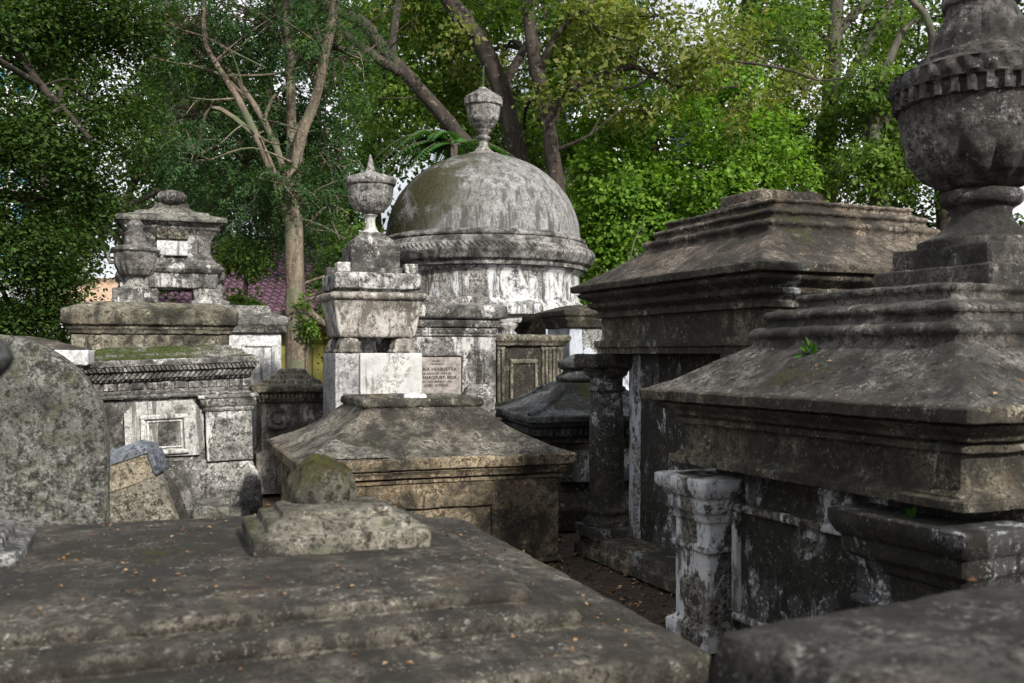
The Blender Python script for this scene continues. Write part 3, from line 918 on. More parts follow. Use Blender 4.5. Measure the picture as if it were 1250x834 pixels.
# ------------------------------------------------------------------ 10. blue-white tomb glimpsed by the dome
t = thing('plastered_tomb', 'pale blue white tomb with dark cornice between the dome and pillared mausoleum', 'tomb', centre(.80, 13.95, 20, 1.5, .95, 'fl'), 20)
hx, hy = .75, .475
M = MB(); loft(M, [(0, 0), (0, 1.2), (-.05, 1.25), (-.05, 2.12)], hx, hy, .07); M.rough(.004).build('body', S['pilaster'], t)
M = MB(); loft(M, [(-.06, 2.122), (0, 2.13), (.02, 2.2), (.06, 2.24), (.06, 2.28), (.10, 2.30), (.10, 2.37), (.0, 2.40), (-.2, 2.46)], hx, hy, .05); M.rough(.005).build('cornice', S['dark'], t)

# ------------------------------------------------------------------ 11. domed mausoleum
t = thing('domed_mausoleum', 'round mausoleum with a big grey weathered dome and urn finial', 'mausoleum', (-.515, 17.5, 0), 0)
M = MB(); lathe(M, [(2.15, 0), (2.15, .25), (1.95, .27), (1.95, .5), (1.8, .52)], 64, None, None, .15); M.rough(.006).build('plinth', S['rotunda'], t)
for k in range(8):
    a = 2 * math.pi * (k + .35) / 8
    M = MB(); T = Matrix.Translation((1.52 * math.cos(a), 1.52 * math.sin(a), 0)) @ Matrix.Rotation(a, 4, 'Z')
    lathe(M, [(.20, .52), (.21, .58), (.16, .63), (.15, .68), (.13, 2.05), (.15, 2.07), (.13, 2.10), (.14, 2.14), (.21, 2.22), (.21, 2.26)], 24, None, T, .12)
    loft(M, [(0, 2.262), (.02, 2.30), (.02, 2.36)], .2, .2, .1, T=T)
    M.rough(.005).build('column', S['greywhite'], t)
M = MB(); lathe(M, [(1.22, 2.36), (1.75, 2.365), (1.86, 2.40), (1.86, 2.56), (1.78, 2.62), (1.73, 2.66), (1.725, 3.10), (1.77, 3.14), (1.80, 3.19), (1.78, 3.2)], 96, None, None, .06); M.rough(.004).build('drum', S['drum'], t)
def rope(a, z, r):
    return r + .016 * math.sin(a * 130 + z * 75) if 3.46 < z < 3.55 else r
M = MB(); lathe(M, [(1.75, 3.19), (1.86, 3.20), (1.87, 3.27), (1.93, 3.30), (1.97, 3.38), (2.0, 3.43), (2.0, 3.455), (1.97, 3.52), (1.93, 3.57), (1.88, 3.58), (1.86, 3.66), (1.80, 3.68), (1.83, 3.70), (1.83, 3.74), (1.78, 3.76), (1.76, 3.79), (1.70, 3.80)], 720, rope, None, .03, .005); M.rough(.005).build('cornice', S['rotunda'], t)
prof = [(1.735 * math.cos(p), 3.795 + 1.52 * math.sin(p)) for p in np.linspace(0, math.pi / 2 * .985, 26)]
M = MB(); lathe(M, prof, 96, None, None, .09, .001); M.rough(.007)
g = S['dome']
M.build('dome', g, t)
M = MB()
lathe(M, [(.33, 5.28), (.33, 5.315), (.22, 5.34), (.15, 5.40), (.085, 5.47), (.075, 5.56), (.13, 5.60), (.13, 5.63), (.08, 5.66), (.14, 5.74), (.14, 5.77)], 36, None, None, .03); M.rough(.004).build('finial_foot', S['urn'], t)
M = MB()
lathe(M, [(.13, 5.765), (.20, 5.83), (.26, 5.95), (.295, 6.13), (.30, 6.18), (.335, 6.20), (.335, 6.34), (.31, 6.36), (.16, 6.45), (.10, 6.49), (.05, 6.53)], 48, lambda a, z, r: r * (1 + .04 * math.sin(a * 16)) if 6.2 < z < 6.34 else (r * (1 + .05 * abs(math.sin(a * 5))) if 5.9 < z < 6.15 else r), None, .03); M.rough(.005).build('finial_urn', S['urn'], t)
M = MB(); tube(M, [(0, 0, 6.50), (0, 0, 6.7), (.01, 0, 6.92)], [.018, .015, .012], 6, 2); M.build('rod', M_IRON, t)
M = MB(); loft(M, [(.1, .52), (.1, .8), (0, .82), (0, 1.5), (.08, 1.55), (.08, 1.65), (-.1, 1.7)], .5, .4, .1); M.rough(.004).build('inner_tomb', S['whitewash'], t)

# ------------------------------------------------------------------ 12. left group
# 12a moss-topped tomb with white marble panel, leaning a little
w_, d_ = 1.62, 1.1
t = thing('panel_tomb', 'grey carved tomb with moss green top and framed white marble panel', 'tomb', centre(-2.72, 10.24, 20, w_, d_, 'fr'), 20, tilt=(0, -2.0))
hx, hy = w_ / 2, d_ / 2
M = MB(); loft(M, [(.10, -.05), (.10, .22), (.08, .42), (.02, .58), (.0, .64), (-.02, .65)], hx, hy, .05); M.rough(.008).build('plinth', S['grey'], t)
M = MB(); loft(M, [(-.03, .64), (-.03, 1.30)], hx, hy, .05); M.rough(.006).build('body', S['grey'], t)
for (a0, a1) in ((hx - .44, hx + .02), (-hx - .02, -hx + .14)):
    M = MB(); box(M, a0, a1, -hy - .05, -hy + .1, .62, 1.14, .05); loft(M, [(0, 1.135), (.02, 1.14), (.03, 1.17), (.01, 1.18), (.035, 1.2), (.05, 1.235), (.05, 1.27), (.07, 1.28), (.07, 1.31)], (a1 - a0) / 2, .09, .04, .005, T=Matrix.Translation(((a0 + a1) / 2, -hy + .045, 0)))
    M.rough(.005).build('pilaster', S['grey'], t)
M = MB(); loft(M, [(-.04, 1.302), (.02, 1.305), (.03, 1.33), (.0, 1.34), (.015, 1.36), (.015, 1.385), (0, 1.39), (0, 1.47), (.03, 1.48), (.035, 1.50), (.06, 1.53), (.07, 1.57), (.09, 1.59), (.11, 1.63), (.13, 1.635), (.13, 1.69), (.10, 1.70)], hx, hy, .04, .005)
beads(M, hx, hy, .055, 1.51, 1.565, .05, .03, .035, .8)
beads(M, hx, hy, .095, 1.585, 1.63, .04, .028, .03, -.5)
M.rough(.006).build('cornice', S['grey'], t)
M = MB(); beads(M, hx, hy, .0, 1.40, 1.465, .135, .10, .018, 0); M.rough(.008).build('fret_band', S['greywhite'], t)
M = MB(); loft(M, [(.10, 1.697), (-.02, 1.725), (-.03, 1.765), (-.13, 1.775), (-.16, 1.81), (-.3, 1.825)], hx, hy, .04, .01); M.rough(.016).build('lid', S['greymoss'], t)
M = MB()
cxp = -.03
# octagonal white slab as an extruded outline
oc = [(-.34, .72), (.33, .70), (.38, .78), (.38, 1.15), (.28, 1.27), (-.27, 1.27), (-.38, 1.16), (-.38, .80)]
vs = [(cxp + x, -hy - .012, z) for x, z in oc] + [(cxp + x, -hy + .04, z) for x, z in oc]
n = len(oc)
M.add(vs, [tuple(range(n)), tuple(reversed(range(n, 2 * n)))] + [(i + n, (i + 1) % n + n, (i + 1) % n, i) for i in range(n)])
pn = M.build('marble_panel', S['panelwhite'], t)
M = MB()
for (a0, a1, b0, b1) in ((-.23, .23, 1.09, 1.135), (-.23, .23, .73, .775), (-.23, -.185, .775, 1.09), (.185, .23, .775, 1.09)):
    box(M, cxp + a0, cxp + a1, -hy - .05, -hy - .005, b0, b1, .1)
for (a0, a1, b0, b1) in ((-.17, .17, 1.055, 1.075), (-.17, .17, .79, .81), (-.17, -.15, .81, 1.055), (.15, .17, .81, 1.055)):
    box(M, cxp + a0, cxp + a1, -hy - .03, -hy - .005, b0, b1, .1)
M.build('panel_frame', S['panelwhite'], pn)
M = MB(); box(M, cxp - .06, cxp + .13, -hy - .022, -hy - .002, .80, 1.05, .06); M.rough(.004).build('worn_tablet', S['grey'], pn)

# 12b brown tomb with urn
w_, d_ = 1.95, 1.1
t = thing('urn_tomb', 'brown flat topped tomb carrying a small lidded urn with fluted bowl', 'tomb', centre(-3.29, 11.72, 20, w_, d_, 'fr'), 20)
hx, hy = w_ / 2, d_ / 2
M = MB(); loft(M, [(-.02, 0), (-.02, 1.0), (-.10, 1.05), (-.10, 1.98)], hx, hy, .06); M.rough(.006).build('body', S['brown'], t)
M = MB(); loft(M, [(-.11, 1.98), (-.07, 1.985), (-.07, 2.03), (-.05, 2.04), (-.05, 2.07), (-.01, 2.09), (.0, 2.10), (.005, 2.255), (-.02, 2.275), (-.25, 2.36), (-.35, 2.37)], hx, hy, .045, .008); M.rough(.008).build('cornice', S['brown'], t)
T = Matrix.Translation((-.19, -.05, 0))
M = MB(); loft(M, [(0, 2.36), (0, 2.52), (-.01, 2.53)], .255, .24, .04, T=T); M.rough(.006).build('urn_base', S['grey'], t)
M = MB(); lathe(M, [(.17, 2.528), (.16, 2.56), (.11, 2.60), (.10, 2.65), (.12, 2.665)], 32, None, T, .02); M.rough(.004).build('urn_foot', S['urn'], t)
M = MB(); lathe(M, [(.10, 2.66), (.17, 2.70), (.22, 2.78), (.245, 2.88), (.25, 2.97), (.28, 2.985), (.285, 3.01), (.25, 3.03), (.15, 3.06), (.13, 3.065)], 72, gadroon(2.68, 2.86, 18, .10), T, .02)
for sx in (-1, 1):
    tube(M, [(-.19 + sx * .25, -.05, 2.98), (-.19 + sx * .30, -.05, 2.96), (-.19 + sx * .29, -.05, 2.86), (-.19 + sx * .23, -.05, 2.85)], [.022] * 4, 6, 3)
M.rough(.005).build('urn_bowl', S['urn'], t)
M = MB(); lathe(M, [(.13, 3.06), (.125, 3.07), (.12, 3.19), (.11, 3.22), (.10, 3.225), (.085, 3.24), (.09, 3.28), (.10, 3.31), (.06, 3.37), (.01, 3.385)], 32, None, T, .02); M.rough(.005).build('urn_lid', S['urn'], t)

# 12c tall tower monument on a white tomb
w_, d_ = 2.5, 1.8
t = thing('tower_monument', 'white walled tomb carrying a tall waisted grey monument with bun finial', 'monument', centre(-3.07, 13.45, 20, w_, d_, 'fr'), 20)
hx, hy = w_ / 2, d_ / 2
M = MB(); loft(M, [(-.05, 0), (-.05, 1.2), (-.10, 1.24), (-.10, 2.03)], hx, hy, .08); M.rough(.003).build('body', S['whitewash'], t)
M = MB()
for a0 in (-1.05, -.5, .05, .62):
    for (p0, p1, b0, b1) in ((a0, a0 + .04, 1.3, 1.85), (a0 + .40, a0 + .44, 1.3, 1.85), (a0, a0 + .44, 1.85, 1.89)):
        box(M, p0, p1, -hy + .07, -hy + .12, b0, b1, .1)
M.build('panel_frame', S['whitewash'], t)
M = MB(); loft(M, [(-.11, 2.03), (-.04, 2.04), (-.03, 2.10), (-.01, 2.14), (.0, 2.15), (.005, 2.24), (-.02, 2.26), (-.22, 2.33), (-.25, 2.42), (-.4, 2.43)], hx, hy, .05, .008); M.rough(.007).build('cornice', S['grey'], t)
M = MB()
box(M, -.58, -.28, -.40, .40, 2.42, 2.665, .06); box(M, .28, .58, -.40, .40, 2.42, 2.665, .06)
loft(M, [(.10, 2.42), (.10, 2.47), (.0, 2.52), (0, 2.66)], .16, .42, .05, T=Matrix.Translation((.50, 0, 0)))
loft(M, [(.10, 2.42), (.10, 2.47), (.0, 2.52), (0, 2.66)], .16, .42, .05, T=Matrix.Translation((-.50, 0, 0)))
M.rough(.006).build('legs', S['greywhite'], t)
M = MB()
loft(M, [(-.02, 2.655), (0, 2.665), (0, 2.86), (.03, 2.87), (.08, 2.92), (.04, 2.98), (-.06, 3.06), (-.09, 3.16), (-.09, 3.28), (-.06, 3.38), (-.01, 3.45), (.02, 3.47), (.02, 3.50), (.06, 3.53), (.07, 3.55)], .60, .44, .04, .006)
M.rough(.005).build('waisted_body', S['greywhite'], t)
for sx in (-1, 1):
    M = MB(); lump(M, .10, .20, .12, Matrix.Translation((sx * .63, -.1, 2.82)), .3, 18); lump(M, .08, .16, .13, Matrix.Translation((sx * .62, -.1, 2.69)), .3, 18)
    M.rough(.01).build('scroll', S['greywhite'], t)
M = MB(); loft(M, [(.07, 3.552), (.12, 3.555), (.13, 3.60), (.10, 3.63), (-.10, 3.68), (-.12, 3.715), (-.28, 3.75), (-.36, 3.80), (-.38, 3.87), (-.40, 3.875)], .60, .44, .04, .006); M.rough(.005).build('cap', S['greycap'], t)
M = MB(); lathe(M, [(.11, 3.865), (.16, 3.89), (.19, 3.94), (.19, 3.98), (.15, 4.03), (.06, 4.055), (.01, 4.06)], 36, lambda a, z, r: r * (1 + .06 * abs(math.sin(a * 5))), None, .02); M.rough(.006).build('bun_finial', S['grey'], t)
M = MB(); box(M, -.20, .20, -.44, -.30, 3.10, 3.30, .1); M.build('white_tablet', S['whitewash'], t)
M = MB(); box(M, -.20, .20, -.445, -.30, 3.33, 3.49, .04)
for k in range(9):
    lump(M, .03, .02, .03, Matrix.Translation((-.16 + .04 * k, -.45, 3.41 + .03 * math.sin(k * 2))), .3, 10)
M.rough(.008).build('relief_panel', S['brown'], t)

for ch in t.children:
    if ch.name.split('.')[0] in ('legs', 'waisted_body', 'scroll', 'cap', 'bun_finial', 'white_tablet', 'relief_panel'):
        ch.location.x = -.27

# 12d small ornate tomb
w_, d_ = 1.1, .95
t = thing('dentil_tomb', 'small ornate tomb with toothed cornice standing in front of the pale tree trunk', 'tomb', centre(-3.21, 12.02, 20, w_, d_, 'fl'), 20)
hx, hy = w_ / 2, d_ / 2
M = MB(); loft(M, [(-.06, 0), (-.06, .5), (-.13, .53), (-.13, 1.13)], hx, hy, .05); M.rough(.006).build('body', S['sarc'], t)
M = MB(); loft(M, [(-.14, 1.13), (-.09, 1.14), (-.08, 1.2), (-.05, 1.25), (-.01, 1.27), (.0, 1.28), (.0, 1.335), (-.02, 1.345), (-.10, 1.36), (-.2, 1.37), (-.21, 1.41), (-.29, 1.43), (-.30, 1.47), (-.36, 1.49), (-.38, 1.54), (-.42, 1.56)], hx, hy, .04, .008)
beads(M, hx, hy, -.085, 1.19, 1.245, .05, .03, .045)
M.rough(.007).build('cornice', S['brown'], t)
M = MB(); lathe(M, [(.15, 0), (.15, .03), (.11, .045), (.10, .03), (.07, .02), (.05, .05), (.02, .055)], 28, None, Matrix.Translation((-.22, -hy + .13, .93)) @ Matrix.Rotation(R(90), 4, 'X'), .03); M.rough(.005).build('medallion', S['sarc'], t)

# 12e granite headstone near left
o = thing('headstone', 'large rough granite headstone with rounded top at the far left', 'headstone', (-2.56, 4.80, 0), 14)
out = [(-.535, 0)] + [(-.535 * math.cos(a), 1.31 + .535 * math.sin(a)) for a in np.linspace(0, math.pi, 41)] + [(.535, 0)]
M = MB()
lay = []
for yy, sc_ in ((-.07, .975), (-.045, 1.0), (.045, 1.0), (.07, .975)):
    lay.append([(x * sc_, yy, .65 + (z - .65) * (sc_ if z > .01 else 1)) for x, z in out])
nn = len(out)
vs = [p for L_ in lay for p in L_]
fs = []
for k in range(3):
    for i in range(nn):
        j = (i + 1) % nn
        fs.append((k * nn + i, k * nn + j, (k + 1) * nn + j, (k + 1) * nn + i))
# faces as strips
for base, rev in ((0, False), (3 * nn, True)):
    for i in range(nn // 2 - 1):
        f_ = (base + i, base + nn - 1 - i, base + nn - 2 - i, base + i + 1)
        fs.append(tuple(reversed(f_)) if not rev else f_)
M.add(vs, fs); M.rough(.004).build('stone', S['granite'], o)

# 12f near blurred finial at far left edge
o = thing('finial_post', 'slim dark stone post with lichen pale ball at the left edge', 'post', (-.795, 1.32, 0), 12)
M = MB(); loft(M, [(.05, 0), (.05, .15), (0, .18), (0, 1.54), (.015, 1.55), (.015, 1.60), (-.02, 1.62)], .055, .055, .04); M.rough(.004).build('shaft', S['darklid'], o)
M = MB(); lathe(M, [(.035, 1.615), (.05, 1.64), (.085, 1.685), (.09, 1.71), (.07, 1.725)], 28, None, None, .02); M.rough(.003).build('cup', S['urn_dark'], o)
M = MB(); lump(M, .11, .10, .055, Matrix.Translation((0, 0, 1.745)), .1, 24); M.build('ball', S['slate'], o)

# 12g low slab roof tomb behind the headstone
t = thing('slab_tomb', 'low grey tomb with sloping slab roof behind the rough granite headstone', 'tomb', centre(-3.52, 8.05, 20, 2.2, 1.0, 'fr'), 20)
M = MB(); loft(M, [(-.1, 0), (-.1, 1.60)], 1.1, .5, .08); M.rough(.006).build('body', S['dark'], t)
M = MB(); loft(M, [(-.11, 1.60), (-.02, 1.61), (-.02, 1.64), (.0, 1.65), (.0, 1.775), (-.01, 1.78), (-.30, 1.87), (-.46, 1.90)], 1.1, .5, .05); M.rough(.007).build('roof_slab', S['slab'], t)
M = MB(); box(M, .86, 1.12, -.52, .30, 1.655, 1.78, .05); M.rough(.005).build('end_block', S['whitewash'], t)

# 12h tilted marker
o = thing('tilted_marker', 'tilted sandy grave marker with blue grey capstone at left centre', 'grave marker', (-2.365, 6.75, 0), 8)
o.rotation_euler = (0, R(-19), R(8))
M = MB(); loft(M, [(.0, -.1), (.0, .86), (-.012, .89)], .27, .17, .04, .01); M.rough(.006).build('body', S['block'], o)
M = MB(); loft(M, [(.0, .893), (0, 1.055), (-.005, 1.06)], .235, .165, .04, .006); M.rough(.004).build('upper_block', S['sand'], o)
M = MB(); loft(M, [(.012, 1.062), (.016, 1.10), (-.05, 1.15), (-.06, 1.155)], .235, .165, .04, .006)
box(M, .236, .268, -.168, .168, .90, 1.06, .04)
M.rough(.003).build('capstone', S['bluecap'], o)
M = MB(); tube(M, [(.275, -.02, 0), (.28, -.02, .4), (.275, -.02, .75), (.25, -.02, .88)], [.05, .05, .045, .03], 8, 4); M.rough(.004).build('edge_roll', S['nearslab'], o)

# 12i kerb block
o = thing('kerb_stone', 'low moss patched stone step in front of the carved grey tomb', 'kerb', (-2.78, 9.05, 0), 16)
M = MB(); loft(M, [(0, 0), (0, .24), (-.01, .25), (-.10, .26), (-.10, .36), (-.11, .37)], .26, .42, .04, .01); M.rough(.012).build('stone', S['greycap'], o)

# ------------------------------------------------------------------ trees
def blob(u, v, Y, ru, rv, dep, n, per, cl=.38):
    """crown mass: centre and radii in metres, n clusters of per leaves"""
    c = at(u, v, Y)
    return dict(c=np.array(c), r=np.array((ru * Y / F_PX, dep, rv * Y / F_PX)), n=int(n), per=int(per), cl=cl)


def foliage(blobs, L, kind='leaf', origin=(0, 0, 0), up=.6, ratio=.3, dens=1.0):
    P0, D, N_, LL, WW, twigs = [], [], [], [], [], []
    for b in blobs:
        b = dict(b)
        if kind == 'leaf' and b['per'] < 40:
            b['per'] = int(b['per'] * 2.0); b['n'] = int(b['n'] * .56); b['cl'] *= .82
        n = max(4, int(b['n'] * dens))
        d = unit(RNG.normal(0, 1, (n, 3)))
        rr = RNG.uniform(0, 1, (n, 1)) ** .42
        C = b['c'] + d * rr * b['r']
        out = unit(d / b['r'])
        nrm = unit(out * .5 + np.array((0, 0, up)) + RNG.normal(0, .35, (n, 3)))
        for k in range(0, n, 6):
            twigs.append((b['c'], C[k]))
        m = b['per']
        if kind == 'leaf':
            nn_ = np.repeat(nrm, m, 0)
            g_ = RNG.normal(0, 1, (n * m, 3))
            tan = g_ - nn_ * np.sum(g_ * nn_, 1, keepdims=True)
            pos = np.repeat(C, m, 0) + tan * b['cl'] * .55 + nn_ * RNG.normal(0, .28 * b['cl'], (n * m, 1))
            ln = unit(nn_ + RNG.normal(0, .42, (n * m, 3)))
            a = unit(RNG.normal(0, 1, (n * m, 3)) + unit(tan) * .8 + np.array((0, 0, -.35)))
            dd = unit(a - ln * np.sum(a * ln, 1, keepdims=True))
            P0.append(pos); D.append(dd); N_.append(ln)
            l_ = L * RNG.uniform(.45, 1.5, n * m)
            LL.append(l_); WW.append(l_ * ratio * RNG.uniform(.8, 1.2, n * m))
        else:                                       # pinnate sprays: paired leaflets along drooping stalks
            a = unit(out + RNG.normal(0, .8, (n, 3)) + np.array((0, 0, -.15)))
            a = unit(a - nrm * np.sum(a * nrm, 1, keepdims=True))
            side = np.cross(a, nrm)
            k = m // 2
            for q_ in range(k):
                for sg in (-1, 1):
                    s_ = (q_ + .3) / k
                    pos = C + a * (s_ * b['cl'] * 2) + np.array((0, 0, -1)) * (s_ * s_ * b['cl'] * .5) + RNG.normal(0, .02, (n, 3))
                    dd = unit(side * sg + a * .55 + RNG.normal(0, .15, (n, 3)))
                    P0.append(pos); D.append(dd); N_.append(unit(nrm + RNG.normal(0, .3, (n, 3))))
                    l_ = L * RNG.uniform(.7, 1.2, n) * (1.1 - .5 * abs(s_ - .4))
                    LL.append(l_); WW.append(l_ * ratio)
    P0 = np.concatenate(P0) - np.array(origin)
    return (P0, np.concatenate(D), np.concatenate(N_), np.concatenate(LL), np.concatenate(WW), twigs)


def tree(name, label, base, limbs, blobs, leafmat, bark, L=.11, kind='leaf', ratio=.3, extra=(), n=9, up=.6, group=None, dens=.62, twigs=22):
    """limbs: lists of (u, v, Y, r px); base: world xy of the foot"""
    t = thing(name, label, 'tree', (base[0], base[1], 0), group=group)
    org = Vector((base[0], base[1], 0))
    M = MB()
    allp = []
    for lb in limbs:
        pts = []
        rad = []
        for (u, v, Y, r) in lb:
            p = at(u, v, Y)
            if v > 900: p = Vector((base[0], base[1], -.1))
            pts.append(p - org); rad.append(r * Y / F_PX)
            allp.append((p, r * Y / F_PX))
        tube(M, pts, rad, n, 5)
    sets = [(blobs, leafmat)] + list(extra)
    for bl, mat in sets:
        P0, D, N_, LL, WW, tw = foliage(bl, L, kind, org, up, ratio, dens)
        for b in bl:
            c = Vector(b['c'])
            near, nr_ = min(allp, key=lambda q_: (q_[0] - c).length + abs(q_[0].z - c.z) * .3)
            mid = near.lerp(c, .5) + Vector((random.uniform(-.3, .3), random.uniform(-.3, .3), .25 + random.uniform(0, .3)))
            r0 = min(.07, nr_ * .7)
            tube(M, [near - org, mid - org, c - org], [r0, r0 * .7, r0 * .4], 6, 4)
        for a, b_ in tw:
            m_ = (a + b_) / 2 + RNG.normal(0, .15, 3)
            tube(M, [Vector(a) - org, Vector(m_) - org, Vector(b_) - org], [.022, .014, .006], 4, 2)
        leaf_mesh('crown', P0, D, N_, LL, WW, mat, t)
    for _ in range(twigs):
        p_, r_ = random.choice(allp)
        if p_.z < 2.5 or r_ > .3: continue
        d_ = Vector((random.uniform(-1, 1), random.uniform(-.6, .6), random.uniform(-.3, 1))).normalized()
        l_ = random.uniform(.5, 1.7)
        a_ = p_ - org
        tube(M, [a_, a_ + d_ * l_ * .5 + Vector((0, 0, random.uniform(-.1, .1))), a_ + d_ * l_ + Vector((random.uniform(-.2, .2), 0, random.uniform(-.3, .2)))], [.02, .013, .005], 5, 4)
    M.build('trunk', bark, t, 60)
    return t


G = 950  # marks a limb's foot in the ground
# pale trunk, feathery crown
b0 = at(364, 600, 15.2)
tree('feathery_tree', 'tree with pale flaky forked trunk and dark feathery leaves at left centre', (b0.x, 15.2),
     [[(364, G, 15.2, 20), (363, 455, 15.2, 15), (360, 350, 15.2, 11.8), (357, 245, 15.2, 10.5), (352, 205, 15.2, 9)],
      [(350, 262, 15.2, 8), (330, 205, 15.1, 5.5), (312, 165, 15, 5), (290, 120, 14.9, 4.2), (262, 75, 14.8, 3.6), (250, 45, 14.8, 3.2), (248, -30, 14.6, 2.8)],
      [(352, 230, 15.2, 6), (340, 188, 15.3, 4.5), (322, 148, 15.4, 4), (296, 108, 15.4, 3.6), (269, 77, 15.5, 3), (235, 50, 15.5, 3), (190, 20, 15.5, 2)],
      [(358, 250, 15.2, 9), (361, 200, 15.1, 7), (370, 160, 15, 6.5), (386, 118, 15, 6), (398, 60, 14.9, 6), (410, 0, 14.8, 5.5), (420, -60, 14.8, 6)],
      [(356, 250, 15.3, 9), (356, 170, 15.4, 6), (354, 80, 15.5, 6), (350, 0, 15.6, 6), (345, -70, 15.6, 5)],
      [(300, 120, 14.9, 2.5), (270, 92, 15, 2), (235, 80, 15, 1.5)],
      [(366, 370, 15.3, 5), (395, 395, 15.6, 4), (440, 420, 16, 2.5)], [(356, 380, 15.3, 5), (310, 395, 15.6, 4.5), (270, 410, 16, 3.5)]],
     [blob(220, 40, 15.5, 95, 60, 1.6, 330, 26, .24), blob(330, 30, 15.8, 80, 55, 1.5, 260, 26, .24), blob(410, 60, 15.5, 60, 70, 1.3, 190, 26, .24),
      blob(300, 200, 16.2, 75, 60, 1.2, 300, 26, .24), blob(400, 190, 16.6, 60, 70, 1.2, 220, 26, .24), blob(250, 140, 16, 70, 60, 1.2, 230, 26, .24),
      blob(340, 290, 17.2, 70, 40, 1.0, 180, 26, .24), blob(265, 250, 17, 50, 40, 1, 120, 26, .24), blob(345, 225, 14.8, 34, 24, .5, 90, 26, .2), blob(345, 150, 15.9, 50, 40, .7, 120, 26, .22),
      blob(300, 70, 16.2, 60, 50, .8, 130, 26, .22), blob(390, 130, 16.4, 40, 60, .6, 110, 26, .22), blob(240, 190, 15.2, 55, 40, .8, 150, 26, .24), blob(310, 250, 15.6, 45, 40, .8, 120, 26, .24), blob(400, 250, 16, 35, 40, .8, 90, 26, .24), blob(352, -60, 15, 200, 60, 2.0, 300, 26, .24)],
     LEAF['feather'], BARK_PALE, .062, 'pinnate', .24, n=16, dens=.95, twigs=60)
# creeper on its trunk
o = thing('trunk_creeper', 'small green creeper climbing the lower pale tree trunk', 'creeper', (at(368, 600, 14.9).x, 14.93, 0))
P0, D, N_, LL, WW, tw = foliage([blob(374, 385, 14.95, 7, 45, .12, 26, 9, .12), blob(380, 400, 14.98, 7, 16, .1, 14, 12, .12)], .07, 'leaf', o.location)
leaf_mesh('leaves', P0, D, N_, LL, WW, LEAF['mid'], o)
M = MB(); tube(M, [Vector((.05, .06, .02)), Vector((.08, .05, 1.2)), Vector((.09, .05, 2.4))], [.012, .01, .006], 6, 3); M.build('stem', BARK_GREY, o)

# big dark tree far left
b0 = at(-70, 600, 13.5)
tree('dark_tree', 'dense dark leafy tree overhanging the far left, plus unseen leaf masses added for shade', (b0.x, 13.5),
     [[(-70, G, 13.5, 34), (-72, 300, 13.5, 28), (-60, 120, 13.5, 24), (-40, -40, 13.5, 20)],
      [(-62, 130, 13.5, 16), (-20, 50, 13.4, 9), (20, 65, 13.4, 5), (50, 105, 13.3, 5), (75, 130, 13.3, 4), (110, 170, 13.2, 3)],
      [(-60, 120, 13.5, 14), (0, 20, 13.8, 8), (70, 22, 14, 6), (140, 40, 14.2, 4)],
      [(-70, 260, 13.5, 14), (-10, 240, 14, 8), (60, 240, 14.4, 6), (110, 215, 14.6, 4)]],
     [blob(20, 30, 13.6, 95, 50, 1.3, 260, 62), blob(130, 30, 14.4, 80, 45, 1.2, 190, 62), blob(40, 170, 13.8, 85, 60, 1.2, 300, 62),
      blob(135, 140, 14.4, 60, 50, 1.0, 130, 62), blob(25, 290, 14.2, 75, 70, 1.2, 330, 62), blob(60, 350, 14.8, 38, 40, .8, 110, 62), blob(110, 240, 15, 45, 45, .8, 110, 62),
      blob(-60, 100, 13.4, 100, 150, 1.6, 300, 62), blob(20, 390, 14.6, 60, 30, .8, 150, 62), blob(60, -50, 13.6, 180, 50, 1.5, 260, 62),
      dict(c=np.array((-8.5, 8.5, 5.2)), r=np.array((2.6, 2.6, 3.2)), n=300, per=62, cl=.5), dict(c=np.array((-8.0, 4.0, 5.6)), r=np.array((2.8, 2.6, 3.0)), n=320, per=62, cl=.5), dict(c=np.array((-7.6, -.5, 6.0)), r=np.array((2.6, 2.6, 2.8)), n=280, per=62, cl=.5)],  # out-of-view leaf masses, added to block sky light from the left
     LEAF['dark'], BARK_DARK, .066, up=1.5, dens=.55)
# thin dark tree behind the tower monument
b0 = at(170, 600, 20)
tree('slender_tree', 'slender dark tree behind the tall waisted monument', (b0.x, 20),
     [[(170, G, 20, 7), (165, 340, 20, 6), (150, 270, 20, 5), (168, 215, 20, 4.5), (205, 170, 20, 4), (225, 120, 20, 3)],
      [(165, 320, 20, 4), (120, 260, 20.3, 3), (95, 200, 20.5, 2.5)], [(160, 250, 20, 4), (210, 225, 20, 3), (250, 200, 20, 2)]],
     [blob(180, 180, 20, 75, 45, 1.2, 150, 26), blob(115, 270, 20.5, 40, 40, .8, 60, 26), blob(215, 120, 20.5, 70, 40, 1.2, 130, 26), blob(240, 215, 20.5, 55, 40, 1, 110, 26), blob(215, 335, 21, 30, 20, .7, 30, 26)],
     LEAF['dark'], BARK_DARK, .11)

